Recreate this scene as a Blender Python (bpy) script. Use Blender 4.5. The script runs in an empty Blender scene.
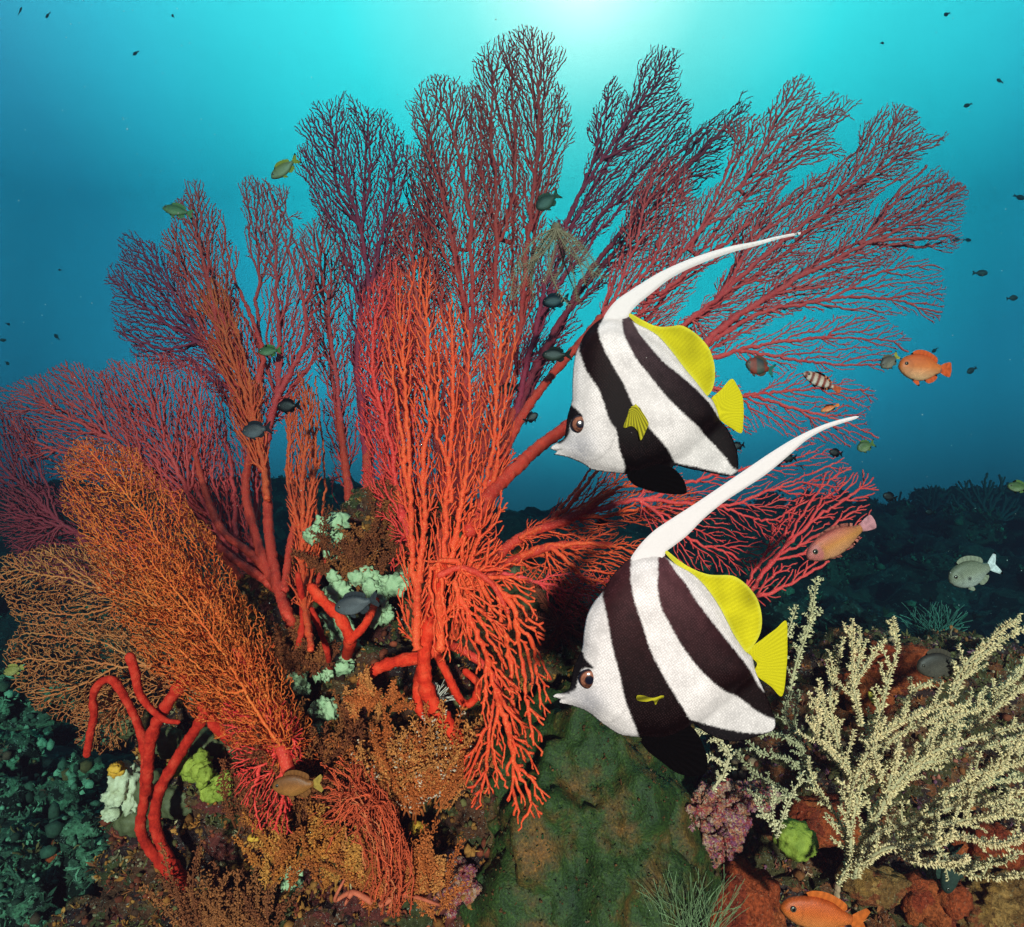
import bpy, bmesh, math, random, heapq
import numpy as np
from mathutils import Vector, noise, kdtree, geometry, Matrix

C = bpy.context.scene.collection
SC = bpy.context.scene
rnd = random.Random(11)

# ------------------------------------------------------------------ camera
CZ = 1.0                                    # camera height above the seabed datum
K = 2 * math.tan(math.radians(40)) / 1024   # metres per picture unit at 1 m distance
cam = bpy.data.objects.new('camera', bpy.data.cameras.new('camera'))
C.objects.link(cam)
cam.location = (0, 0, CZ)
cam.rotation_euler = (math.radians(90), 0, 0)
cam.data.sensor_width = 36
cam.data.lens = 18 / math.tan(math.radians(40))
cam.data.clip_start = 0.02
cam.data.clip_end = 400
SC.camera = cam

# ------------------------------------------------------------------ water light
SUN_EL, SUN_AZ, SUN_ANG = 12, 3, 3.0        # light comes from behind the diver, a little to the right
SUN_STRENGTH, SUN_COL = 5.0, (1.0, 0.60, 0.53)
EXPOSURE = 1.12
SIG_A = (0.52, 0.16, 0.14)
SIG_S = (0.013, 0.009, 0.014)
GLOW = Vector((0.12, 1.0, 0.80)).normalized()   # brightest patch of the surface overhead

world = bpy.data.worlds.new('World')
SC.world = world
world.use_nodes = True
wn, wl = world.node_tree.nodes, world.node_tree.links
wn.clear()
w_out = wn.new('ShaderNodeOutputWorld')
w_bg = wn.new('ShaderNodeBackground')
w_tc = wn.new('ShaderNodeTexCoord')
w_dot = wn.new('ShaderNodeVectorMath'); w_dot.operation = 'DOT_PRODUCT'
w_dot.inputs[1].default_value = GLOW
w_nrm = wn.new('ShaderNodeVectorMath'); w_nrm.operation = 'NORMALIZE'
w_ac = wn.new('ShaderNodeMath'); w_ac.operation = 'ARCCOSINE'
w_mr = wn.new('ShaderNodeMapRange')
w_mr.inputs['From Min'].default_value = 0
w_mr.inputs['From Max'].default_value = math.radians(90)
w_cr = wn.new('ShaderNodeValToRGB')
w_cr.color_ramp.interpolation = 'LINEAR'
STOPS = [(0.00, (17, 1.95, 1.62)), (0.05, (10.0, 1.74, 1.45)), (0.10, (4.6, 1.48, 1.27)), (0.20, (1.2, 1.44, 1.34)),
         (0.30, (1.0, 1.22, 1.24)), (0.38, (1.1, 0.94, 1.10)), (0.45, (1.3, 0.64, 0.86)), (0.53, (1.3, 0.54, 0.74)),
         (0.70, (0.6, 0.20, 0.34)), (1.0, (0.06, 0.05, 0.10))]
er = w_cr.color_ramp.elements
while len(er) < len(STOPS): er.new(0.5)
for e, (p, c) in zip(er, STOPS):
    e.position = p; e.color = (*c, 1)
wl.new(w_tc.outputs['Generated'], w_nrm.inputs[0])
wl.new(w_nrm.outputs[0], w_dot.inputs[0])
wl.new(w_dot.outputs['Value'], w_ac.inputs[0])
wl.new(w_ac.outputs[0], w_mr.inputs['Value'])
wl.new(w_mr.outputs[0], w_cr.inputs[0])
# the open water darkens towards the horizon and is a little cloudy
w_sep = wn.new('ShaderNodeSeparateXYZ'); wl.new(w_nrm.outputs[0], w_sep.inputs[0])
w_el = wn.new('ShaderNodeMapRange'); w_el.interpolation_type = 'SMOOTHSTEP'
for k_, v_ in (('From Min', -0.12), ('From Max', 0.16), ('To Min', 0.22), ('To Max', 1.0)): w_el.inputs[k_].default_value = v_
wl.new(w_sep.outputs['Z'], w_el.inputs['Value'])
w_nz = wn.new('ShaderNodeTexNoise'); w_nz.inputs['Scale'].default_value = 3.0; w_nz.inputs['Detail'].default_value = 4
wl.new(w_nrm.outputs[0], w_nz.inputs['Vector'])
w_cl = wn.new('ShaderNodeMapRange')
for k_, v_ in (('From Min', 0.3), ('From Max', 0.7), ('To Min', 0.93), ('To Max', 1.07)): w_cl.inputs[k_].default_value = v_
wl.new(w_nz.outputs['Fac'], w_cl.inputs['Value'])
w_mm = wn.new('ShaderNodeMath'); w_mm.operation = 'MULTIPLY'
wl.new(w_el.outputs[0], w_mm.inputs[0]); wl.new(w_cl.outputs[0], w_mm.inputs[1])
w_vm = wn.new('ShaderNodeVectorMath'); w_vm.operation = 'SCALE'
wl.new(w_cr.outputs[0], w_vm.inputs[0]); wl.new(w_mm.outputs[0], w_vm.inputs['Scale'])
wl.new(w_vm.outputs[0], w_bg.inputs[0])
w_bg.inputs[1].default_value = 0.88
wl.new(w_bg.outputs[0], w_out.inputs[0])

sun = bpy.data.objects.new('sun', bpy.data.lights.new('sun', 'SUN'))
C.objects.link(sun)
sun.data.energy = SUN_STRENGTH
sun.data.angle = math.radians(SUN_ANG)
sun.data.color = SUN_COL
_sd = Vector((math.sin(math.radians(SUN_AZ)) * math.cos(math.radians(SUN_EL)),
              -math.cos(math.radians(SUN_AZ)) * math.cos(math.radians(SUN_EL)), math.sin(math.radians(SUN_EL))))
sun.rotation_euler = _sd.to_track_quat('Z', 'Y').to_euler()
sun.location = (0.5, -3, 4)

vs = SC.view_settings
vs.view_transform = 'Standard'
try: vs.look = 'None'
except Exception: pass
vs.exposure = EXPOSURE
vs.gamma = 1
vs.use_curve_mapping = False
cy = SC.cycles
cy.max_bounces = 6; cy.diffuse_bounces = 2; cy.glossy_bounces = 2; cy.transmission_bounces = 2
cy.volume_bounces = 0; cy.transparent_max_bounces = 8
cy.use_denoising = True
cy.caustics_reflective = False; cy.caustics_refractive = False

# ------------------------------------------------------------------ helpers
def P(px, py, Y):
    return Vector(((px - 512) * K * Y, Y, CZ - (py - 463.5) * K * Y))

def tag(o, label=None, cat=None, group=None, kind=None):
    if label: o['label'] = label
    if cat: o['category'] = cat
    if group: o['group'] = group
    if kind: o['kind'] = kind
    return o

def empty(name, loc):
    o = bpy.data.objects.new(name, None)
    o.empty_display_size = 0.03
    C.objects.link(o); o.location = loc
    return o

def thing(name, label, cat, loc, group=None):
    return tag(empty(name, loc), label, cat, group)

def mesh_obj(name, V, F, mat, parent=None, smooth=True, col=None, loc=None):
    """V in world coordinates; stored relative to the parent (or to loc)."""
    V = np.asarray(V, float).reshape(-1, 3)
    org = np.array(parent.location if parent is not None else (loc if loc is not None else (0, 0, 0)))
    if parent is not None and parent.parent is not None:
        org = org + np.array(parent.parent.location)
    me = bpy.data.meshes.new(name)
    me.from_pydata((V - org).tolist(), [], F if isinstance(F, list) else F.tolist())
    if smooth:
        me.polygons.foreach_set('use_smooth', [True] * len(me.polygons))
    if col is not None:
        col = np.asarray(col, float)
        a = me.color_attributes.new('Col', 'FLOAT_COLOR', 'POINT')
        a.data.foreach_set('color', np.concatenate([col, np.ones((len(col), 1))], 1).ravel())
    me.update()
    me.materials.append(mat)
    o = bpy.data.objects.new(name, me)
    C.objects.link(o)
    if parent is not None: o.parent = parent
    elif loc is not None: o.location = loc
    return o

def copy_tree(o, parent=None, kids=True):
    c = o.copy(); C.objects.link(c); c.parent = parent
    if kids:
        for ch in list(o.children): copy_tree(ch, c)
    return c

# ------------------------------------------------------------------ materials
def mat_new(name, rough=0.7, spec=0.25):
    m = bpy.data.materials.new(name); m.use_nodes = True
    nt = m.node_tree; b = nt.nodes['Principled BSDF']
    b.inputs['Roughness'].default_value = rough
    b.inputs['Specular IOR Level'].default_value = spec
    return m, nt, b

def N(nt, t, **kw):
    n = nt.nodes.new('ShaderNode' + t)
    for k, v in kw.items():
        if hasattr(n, k) and k not in n.inputs: setattr(n, k, v)
        else: n.inputs[k].default_value = v
    return n

def ramp(nt, stops, interp='LINEAR'):
    r = nt.nodes.new('ShaderNodeValToRGB'); r.color_ramp.interpolation = interp
    e = r.color_ramp.elements
    while len(e) < len(stops): e.new(0.5)
    for q, (p, c) in zip(e, stops):
        q.position = p; q.color = (*c, 1)
    return r

def noisy(name, stops, scale=40, detail=4, rough=0.75, bump=0.4, bscale=None, bdist=0.003, spec=0.2, voro=None, attr=False, sss=0):
    """colour ramp over noise, bumped by a finer noise (or cells)"""
    m, nt, b = mat_new(name, rough, spec)
    tc = N(nt, 'TexCoord')
    nz = N(nt, 'TexNoise', Scale=scale, Detail=detail, Roughness=0.6)
    nt.links.new(tc.outputs['Object'], nz.inputs['Vector'])
    r = ramp(nt, stops)
    nt.links.new(nz.outputs['Fac'], r.inputs[0])
    last = r.outputs[0]
    if attr:
        a = N(nt, 'VertexColor', layer_name='Col')
        mx = N(nt, 'MixRGB', blend_type='MULTIPLY', Fac=1.0)
        nt.links.new(a.outputs[0], mx.inputs[1]); nt.links.new(last, mx.inputs[2])
        last = mx.outputs[0]
    nt.links.new(last, b.inputs['Base Color'])
    if bump:
        if voro:
            bz = N(nt, 'TexVoronoi', Scale=voro); h = bz.outputs['Distance']
        else:
            bz = N(nt, 'TexNoise', Scale=bscale or scale * 4, Detail=3); h = bz.outputs['Fac']
        nt.links.new(tc.outputs['Object'], bz.inputs['Vector'])
        bp = N(nt, 'Bump', Strength=bump, Distance=bdist)
        nt.links.new(h, bp.inputs['Height']); nt.links.new(bp.outputs[0], b.inputs['Normal'])
    return m

# ------------------------------------------------------------------ haze (the sea water itself)
def build_haze():
    x0, x1, y0, y1, z0, z1 = -7.5, 7.5, -0.12, 9.5, -2.6, 5.2
    V = [(x, y, z) for x in (x0, x1) for y in (y0, y1) for z in (z0, z1)]
    F = [(0, 1, 3, 2), (4, 6, 7, 5), (0, 4, 5, 1), (2, 3, 7, 6), (0, 2, 6, 4), (1, 5, 7, 3)]
    m = bpy.data.materials.new('sea_water'); m.use_nodes = True
    nt = m.node_tree; nt.nodes.clear()
    out = nt.nodes.new('ShaderNodeOutputMaterial')
    pv = nt.nodes.new('ShaderNodeVolumePrincipled')
    D = 1.0
    col = [s / D for s in SIG_S]
    ab = [max(0.0, 1 - a / (D * (1 - c))) ** 2 for a, c in zip(SIG_A, col)]
    pv.inputs['Color'].default_value = (*col, 1)
    pv.inputs['Absorption Color'].default_value = (*ab, 1)
    pv.inputs['Density'].default_value = D
    pv.inputs['Density Attribute'].default_value = ''
    pv.inputs['Anisotropy'].default_value = 0.3
    nt.links.new(pv.outputs[0], out.inputs['Volume'])
    o = mesh_obj('haze', V, F, m, smooth=False)
    tag(o, kind='stuff'); o['label'] = 'blue green sea water that fades the far reef'
    o['category'] = 'water'
build_haze()
# ------------------------------------------------------------------ curves and tubes
def catmull(pts, step):
    """resample a polyline (any dimension) through a Catmull-Rom curve at about step"""
    p = np.asarray(pts, float)
    if len(p) == 2:
        n = max(2, int(np.linalg.norm(p[1] - p[0]) / step) + 1)
        return p[0] + (p[1] - p[0]) * np.linspace(0, 1, n)[:, None]
    q = np.vstack([2 * p[0] - p[1], p, 2 * p[-1] - p[-2]])
    out = []
    for i in range(1, len(q) - 2):
        a, b, c, d = q[i - 1:i + 3]
        n = max(1, int(np.linalg.norm(c[:2] - b[:2]) / step + 0.5))
        t = (np.arange(n) / n)[:, None]
        out.append(0.5 * ((2 * b) + (c - a) * t + (2 * a - 5 * b + 4 * c - d) * t**2 + (3 * b - a - 3 * c + d) * t**3))
    out.append(p[-1:])
    return np.vstack(out)

class MB:
    def __init__(s): s.V = []; s.F = []; s.n = 0; s.col = []
    def add(s, V, F, c=None):
        V = np.asarray(V)
        s.V.append(V)
        s.F.extend([tuple(i + s.n for i in f) for f in F])
        if c is not None:
            c = np.asarray(c, float)
            s.col.append(np.tile(c, (len(V), 1)) if c.ndim == 1 else c)
        s.n += len(V)
    def tube(s, pts, rad, sides=5, cap=True, c=None, bark=0.0, round_ends=False):
        pts = np.asarray(pts, float); n = len(pts)
        if n < 2: return
        rad = np.broadcast_to(np.asarray(rad, float), (n,)).copy()
        if round_ends:
            k = np.array([.98, .8, .45]); d0 = pts[0] - pts[1]; d1 = pts[-1] - pts[-2]
            d0 /= np.linalg.norm(d0) + 1e-9; d1 /= np.linalg.norm(d1) + 1e-9
            h = np.array([.25, .62, .92])
            pts = np.vstack([(pts[0] + np.outer(h, d0) * rad[0])[::-1], pts, pts[-1] + np.outer(h, d1) * rad[-1]])
            rad = np.concatenate([(k * rad[0])[::-1], rad, k * rad[-1]]); n = len(pts)
        T = np.gradient(pts, axis=0); T /= np.linalg.norm(T, axis=1)[:, None] + 1e-12
        ref = np.array([0., 1, 0]) if abs(T[0][1]) < 0.9 else np.array([1., 0, 0])
        U = np.empty_like(T); u = ref
        for i in range(n):
            u = u - T[i] * u.dot(T[i]); l = math.sqrt(u.dot(u))
            if l < 1e-6: u = np.array([T[i][1], -T[i][0], 0.01]); l = np.linalg.norm(u)
            u = u / l; U[i] = u
        W = np.cross(T, U)
        a = np.arange(sides) * (2 * math.pi / sides)
        ring = pts[:, None, :] + rad[:, None, None] * (U[:, None, :] * np.cos(a)[None, :, None] + W[:, None, :] * np.sin(a)[None, :, None])
        V = ring.reshape(-1, 3)
        if bark:
            cc = np.repeat(pts, sides, 0); rr = np.repeat(rad, sides)
            q = np.array([noise.noise(v / (rr[i] * 1.1)) + .6 * noise.noise(v / (rr[i] * .45)) for i, v in enumerate(map(Vector, V))])
            V = V + (V - cc) * (q * bark)[:, None]
        F = []
        for i in range(n - 1):
            o = i * sides
            for j in range(sides):
                k = (j + 1) % sides
                F.append((o + j, o + k, o + sides + k, o + sides + j))
        if cap:
            V = np.vstack([V, pts[-1] + T[-1] * rad[-1] * 0.8, pts[0] - T[0] * rad[0] * 0.3])
            o = (n - 1) * sides; e = n * sides
            for j in range(sides):
                F.append((o + j, o + (j + 1) % sides, e)); F.append(((j + 1) % sides, j, e + 1))
        if c is not None and np.ndim(c) == 2:
            c = np.repeat(np.asarray(c), sides, 0)
            if cap: c = np.vstack([c, c[-1:], c[:1]])
        s.add(V, F, c)
    def obj(s, name, mat, parent=None, loc=None, smooth=True):
        return mesh_obj(name, np.vstack(s.V), s.F, mat, parent, smooth, np.vstack(s.col) if s.col else None, loc)

def inside(poly, pts):
    poly = np.asarray(poly, float); x, y = pts[:, 0], pts[:, 1]
    r = np.zeros(len(pts), bool); n = len(poly)
    for i in range(n):
        (x1, y1), (x2, y2) = poly[i], poly[(i + 1) % n]
        c = ((y1 > y) != (y2 > y))
        if y1 != y2:
            r ^= c & (x < (x2 - x1) * (y - y1) / (y2 - y1) + x1)
    return r

# ------------------------------------------------------------------ seabed and reef rock (structure)
def encrust(name, pal, scale=16, speck=(0.5, 0.45, 0.38), bump=0.9, rough=0.85, fine=150, amt=0.5):
    """patchwork of crusts: a warped cell pattern picks colours from pal, darker seams, pale specks"""
    m, nt, b = mat_new(name, rough, 0.12)
    tc = N(nt, 'TexCoord')
    nz = N(nt, 'TexNoise', Scale=scale * 0.8, Detail=5, Roughness=0.65)
    nt.links.new(tc.outputs['Object'], nz.inputs['Vector'])
    mixv = N(nt, 'MixRGB', blend_type='LINEAR_LIGHT'); mixv.inputs[0].default_value = 0.06
    nt.links.new(tc.outputs['Object'], mixv.inputs[1]); nt.links.new(nz.outputs['Color'], mixv.inputs[2])
    vo = N(nt, 'TexVoronoi', Scale=scale * 1.6)
    nt.links.new(mixv.outputs[0], vo.inputs['Vector'])
    sep = N(nt, 'SeparateColor'); nt.links.new(vo.outputs['Color'], sep.inputs[0])
    n = len(pal)
    r = ramp(nt, [(i / n, c) for i, c in enumerate(pal)], 'CONSTANT')
    ad = N(nt, 'Math', operation='MULTIPLY_ADD'); ad.inputs[1].default_value = 0.65
    nt.links.new(sep.outputs[0], ad.inputs[0])
    sc = N(nt, 'Math', operation='MULTIPLY'); sc.inputs[1].default_value = 0.35
    nt.links.new(nz.outputs['Fac'], sc.inputs[0]); nt.links.new(sc.outputs[0], ad.inputs[2])
    nt.links.new(ad.outputs[0], r.inputs[0])
    f = N(nt, 'TexNoise', Scale=fine, Detail=4, Roughness=0.7); nt.links.new(tc.outputs['Object'], f.inputs['Vector'])
    r2 = ramp(nt, [(0.33, (0.35, 0.35, 0.35)), (0.62, (1.25, 1.25, 1.25))]); nt.links.new(f.outputs['Fac'], r2.inputs[0])
    mu = N(nt, 'MixRGB', blend_type='MULTIPLY', Fac=1.0)
    nt.links.new(r.outputs[0], mu.inputs[1]); nt.links.new(r2.outputs[0], mu.inputs[2])
    s = N(nt, 'TexNoise', Scale=fine * 1.7, Detail=2); nt.links.new(mixv.outputs[0], s.inputs['Vector'])
    r3 = ramp(nt, [(0.64, (0, 0, 0)), (0.70, (amt,) * 3)]); nt.links.new(s.outputs['Fac'], r3.inputs[0])
    ms = N(nt, 'MixRGB'); nt.links.new(r3.outputs[0], ms.inputs[0]); nt.links.new(mu.outputs[0], ms.inputs[1])
    ms.inputs[2].default_value = (*speck, 1)
    nt.links.new(ms.outputs[0], b.inputs['Base Color'])
    bp = N(nt, 'Bump', Strength=bump, Distance=0.008)
    nt.links.new(f.outputs['Fac'], bp.inputs['Height']); nt.links.new(bp.outputs[0], b.inputs['Normal'])
    return m

M_REEF_L = encrust('reef_crust_brown', [(0.035,0.012,0.008),(0.09,0.03,0.015),(0.05,0.045,0.015),(0.11,0.05,0.02),(0.03,0.012,0.012),(0.13,0.025,0.02),(0.06,0.05,0.03)], 14)
M_REEF_R = encrust('reef_crust_pink', [(0.07,0.020,0.010),(0.17,0.055,0.025),(0.08,0.05,0.018),(0.22,0.055,0.020),(0.05,0.020,0.018),(0.12,0.08,0.03),(0.16,0.03,0.014)], 16)
M_FAR = encrust('far_reef_crust', [(0.010,0.013,0.010),(0.030,0.035,0.025),(0.006,0.008,0.006),(0.018,0.024,0.018),(0.05,0.06,0.045)], 5, (0.12,0.14,0.12), fine=30, bump=1.0)

def ico(sub):
    bm = bmesh.new(); bmesh.ops.create_icosphere(bm, subdivisions=sub, radius=1)
    V = np.array([v.co[:] for v in bm.verts]); F = [tuple(v.index for v in f.verts) for f in bm.faces]; bm.free()
    return V, F
ICO = {k: ico(k) for k in (1, 2, 3, 4, 5, 6)}

def blob(mb, c, r, sub=4, amp=0.15, freq=2.2, seed=0, fine=0.05, col=None, rot=None):
    V, F = ICO[sub]
    out = np.empty_like(V)
    s = Vector((seed * 7.3, seed * 3.1, seed * 1.7))
    for i, v in enumerate(V):
        q = Vector(v)
        d = 1 + amp * 2 * noise.fractal(q * freq + s, 0.9, 2.0, 4)
        if fine: d += fine * (1 - 2 * abs(noise.noise(q * freq * 4.5 + s)))
        out[i] = v * d
    out = out * np.asarray(r)
    if rot is not None: out = out @ np.array(rot.to_matrix()).T
    mb.add(out + np.asarray(c), F, col)

def at_blob(mb, px, py, Y, rx, ry, rd=None, **k):
    s = K * Y
    blob(mb, P(px, py, Y), (rx * s, (rd if rd else (rx + ry) * .5) * s, ry * s), **k)

def build_seabed():
    xs = np.linspace(-7.4, 7.4, 250)
    ys = np.concatenate([np.linspace(0.2, 1.6, 20), np.linspace(1.65, 9.35, 175)])
    V = []
    for y in ys:
        for x in xs:
            far = min(1.0, max(0, (y - 1.2) / 3.0))
            z = 0.05 + 0.050 * min(y, 9) - 0.10 * max(0, y - 5.5) ** 1.7
            a = noise.fractal(Vector((x * .55, y * .55, 3.3)), 0.8, 2.1, 6)
            bq = 1 - abs(noise.fractal(Vector((x * 1.7 + 9, y * 1.7, 1.1)), 0.9, 2.1, 5)) * 1.6
            cq = noise.fractal(Vector((x * 4.1, y * 4.1, 7.7)), 0.7, 2.2, 4)
            z += (0.10 + 0.20 * far) * a + (0.06 + .10 * far) * bq + .07 * far * cq
            z += 0.25 * math.exp(-((x + 4.6)**2 / 3.0 + (y - 6.2)**2 / 2.0)) + 0.20 * math.exp(-((x - 4.4)**2 / 1.6 + (y - 6.0)**2 / 1.2))
            z += 0.20 * math.exp(-((x + 0.2)**2 / 6 + (y - 6.5)**2 / 1.5))
            V.append((x, y, max(z, -1.5)))
    nx = len(xs)
    F = [(j * nx + i, j * nx + i + 1, (j + 1) * nx + i + 1, (j + 1) * nx + i) for j in range(len(ys) - 1) for i in range(nx - 1)]
    tag(mesh_obj('seabed', V, F, M_FAR), kind='structure')
build_seabed()

LEFT_ROCK = [(392,575,1.30,70,80),(320,650,1.24,95,90),(240,735,1.18,80,80),(190,830,1.14,75,80),(300,810,1.13,120,110),(400,750,1.14,95,105),
             (440,860,1.10,75,90),(330,930,1.04,150,80),(150,945,1.15,95,60),(450,650,1.28,60,90),(515,650,1.36,70,80),(570,680,1.45,70,60),(480,960,1.05,90,80)]
RIGHT_ROCK = [(860,770,1.27,130,115),(985,770,1.30,115,120),(770,830,1.18,85,75),(900,900,1.12,130,85),(1050,890,1.12,100,90),(705,850,1.12,48,70),(745,935,1.06,75,50),
              (830,690,1.36,80,45),(960,690,1.42,90,45)]
def build_rock(lst, mat, s0, dk=.62):
    mb = MB()
    for i, (a, b, Y, rx, ry) in enumerate(lst):
        at_blob(mb, a, b, Y, rx, ry, (rx + ry) * .5 * dk, sub=5 if rx > 34 else 3, amp=0.16, freq=2.0, seed=s0 + i, fine=0.07)
    # a wide foot so each mound stands on the seabed
    return mb, tag(mb.obj('reef', mat), kind='structure')
mb_l, reef_l = build_rock(LEFT_ROCK, M_REEF_L, 3)
mb_r, reef_r = build_rock(RIGHT_ROCK, M_REEF_R, 40)
SL = [(30,790,1.95,90,60),(60,870,1.7,90,60),(-20,900,1.6,90,70),(100,735,2.2,60,40),(10,715,2.4,80,40),(112,905,1.45,60,50),(40,960,1.4,90,50)]
_r = random.Random(8)
SL += [(_r.uniform(-30, 120), _r.uniform(690, 930), _r.uniform(1.35, 1.75), _r.uniform(12, 30), _r.uniform(10, 24)) for _ in range(34)]
M_SIDE = encrust('side_reef_crust', [(0.012,0.024,0.014),(0.06,0.13,0.07),(0.004,0.008,0.005),(0.03,0.06,0.035),(0.11,0.24,0.13)], 16, (0.34,0.40,0.34), fine=110)
SL += [(_r.uniform(-30, 130), _r.uniform(820, 950), _r.uniform(1.15, 1.4), _r.uniform(14, 30), _r.uniform(12, 24)) for _ in range(40)]
mb_s, reef_s = build_rock(SL, M_SIDE, 70)

FR = []
_r = random.Random(21)
for _ in range(90):
    Y = _r.uniform(1.9, 7.0); x = _r.uniform(690, 1080) if _r.random() < .72 else _r.uniform(-60, 330)
    zt = .16 + .055 * Y + (.25 if x < 330 and Y > 4 else 0) + (.12 if x > 900 and Y > 4 else 0)
    FR.append((x, 463.5 + (CZ - zt) / (K * Y), Y, _r.uniform(.06, .22) / (K * Y) * (.6 + Y * .09), _r.uniform(.05, .15) / (K * Y) * (.6 + Y * .09)))
mb_f, reef_f = build_rock(FR, M_FAR, 120, 1.0)

# ---- encrusting life too small and crowded to count
def surface_points(mb, n, rs, cond):
    V = np.vstack(mb.V); F = np.array(mb.F)
    A, B, Cc = V[F[:, 0]], V[F[:, 1]], V[F[:, 2]]
    nr = np.cross(B - A, Cc - A); ar = np.linalg.norm(nr, axis=1); nr = nr / (ar[:, None] + 1e-12)
    cen = (A + B + Cc) / 3
    ok = (nr[:, 1] < 0.25) & (nr[:, 2] > -0.5) & cond(cen)
    pr = ar * ok; pr = pr / pr.sum()
    k = rs.choice(len(F), n, p=pr)
    u, v = rs.rand(n), rs.rand(n); f = u + v > 1; u[f], v[f] = 1 - u[f], 1 - v[f]
    return A[k] + (B - A)[k] * u[:, None] + (Cc - A)[k] * v[:, None], nr[k]

M_GROW = noisy('crust_growth', [(0.3, (0.55, 0.55, 0.55)), (0.7, (1.15, 1.15, 1.15))], 130, rough=0.8, bump=0.5, bscale=500, bdist=0.002, attr=True)

def pix(v): return 512 + v[0] / (K * v[1]), 463.5 - (v[2] - CZ) / (K * v[1])

def growth(name, mb, n, pal, seed, cond=lambda c: np.ones(len(c), bool), smin=.0025, smax=.010):
    """lumps, stubby fingers and little leafy tufts"""
    rs = np.random.RandomState(seed)
    pts, nr = surface_points(mb, n, rs, cond)
    o = MB(); V1, F1 = ICO[1]; V2, F2 = ICO[2]
    for p, q in zip(pts, nr):
        k = noise.noise((p[0] * 9, p[1] * 9, p[2] * 9 + seed)) * .5 + .5 + rs.normal(0, .16)
        c = np.array(pal[int(np.clip(k, 0, .999) * len(pal))]) * rs.uniform(.6, 1.25)
        s = rs.uniform(smin, smax) * (0.6 + .9 * rs.rand()**2)
        t = rs.rand()
        if t < .42:
            for _ in range(rs.randint(1, 4)):
                d = rs.normal(0, .7, 3) * s
                o.add(V1 * s * rs.uniform(.45, .9, 3) * rs.uniform(.7, 1.2, (len(V1), 1)) + p + d, F1, c * rs.uniform(.8, 1.2))
        elif t < .66:
            for _ in range(rs.randint(2, 6)):
                d = q + rs.normal(0, .6, 3); d[2] += .3; d /= np.linalg.norm(d)
                L = s * rs.uniform(.9, 1.9)
                o.tube([p - d * s * .3, p + d * L * .5 + rs.normal(0, .3, 3) * s, p + d * L + rs.normal(0, .35, 3) * s], [s * .22, s * .17, s * .10], 4, True, c * rs.uniform(.75, 1.3))
        else:
            for _ in range(rs.randint(5, 10)):
                d = q * .6 + rs.normal(0, .7, 3); d[2] += .2; d /= np.linalg.norm(d)
                L = s * rs.uniform(.9, 2.0); w = np.cross(d, rs.normal(0, 1, 3)); w /= np.linalg.norm(w) + 1e-9
                a = p + d * L
                o.add([p, p + d * L * .55 + w * s * .25, a, p + d * L * .55 - w * s * .25 + q * s * .1], [(0, 1, 2), (0, 2, 3)], c * rs.uniform(.75, 1.3))
    ob = o.obj(name, M_GROW, smooth=True)
    tag(ob, None, None, kind='stuff')
    return ob

BROWNS = [(0.06,0.018,0.010),(0.20,0.05,0.015),(0.13,0.095,0.03),(0.36,0.11,0.02),(0.44,0.16,0.035),(0.20,0.035,0.015),(0.09,0.03,0.015),(0.38,0.26,0.14),(0.32,0.06,0.025)]
PINKS = [(0.26,0.05,0.03),(0.12,0.075,0.025),(0.42,0.11,0.07),(0.22,0.06,0.10),(0.38,0.10,0.03),(0.18,0.12,0.04),(0.46,0.24,0.14),(0.26,0.05,0.02),(0.12,0.04,0.02)]
TEALS = [(0.03,0.055,0.03),(0.07,0.14,0.08),(0.012,0.024,0.014),(0.12,0.24,0.14),(0.035,0.075,0.045)]
growth('encrusting_growth', mb_l, 12000, BROWNS, 5, smin=.003, smax=.011)
growth('encrusting_growth', mb_l, 15000, BROWNS, 15, smin=.0012, smax=.004)
growth('encrusting_growth', mb_r, 8000, PINKS, 6, smin=.003, smax=.010)
growth('encrusting_growth', mb_r, 12000, PINKS, 16, smin=.0012, smax=.004)
growth('algae_turf', mb_f, 4500, [tuple(v * .5 for v in t) for t in TEALS], 9, smin=.008, smax=.03)
growth('algae_turf', mb_s, 9000, TEALS + [(.14,.09,.03),(.10,.05,.03)], 8, smin=.005, smax=.016)

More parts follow.
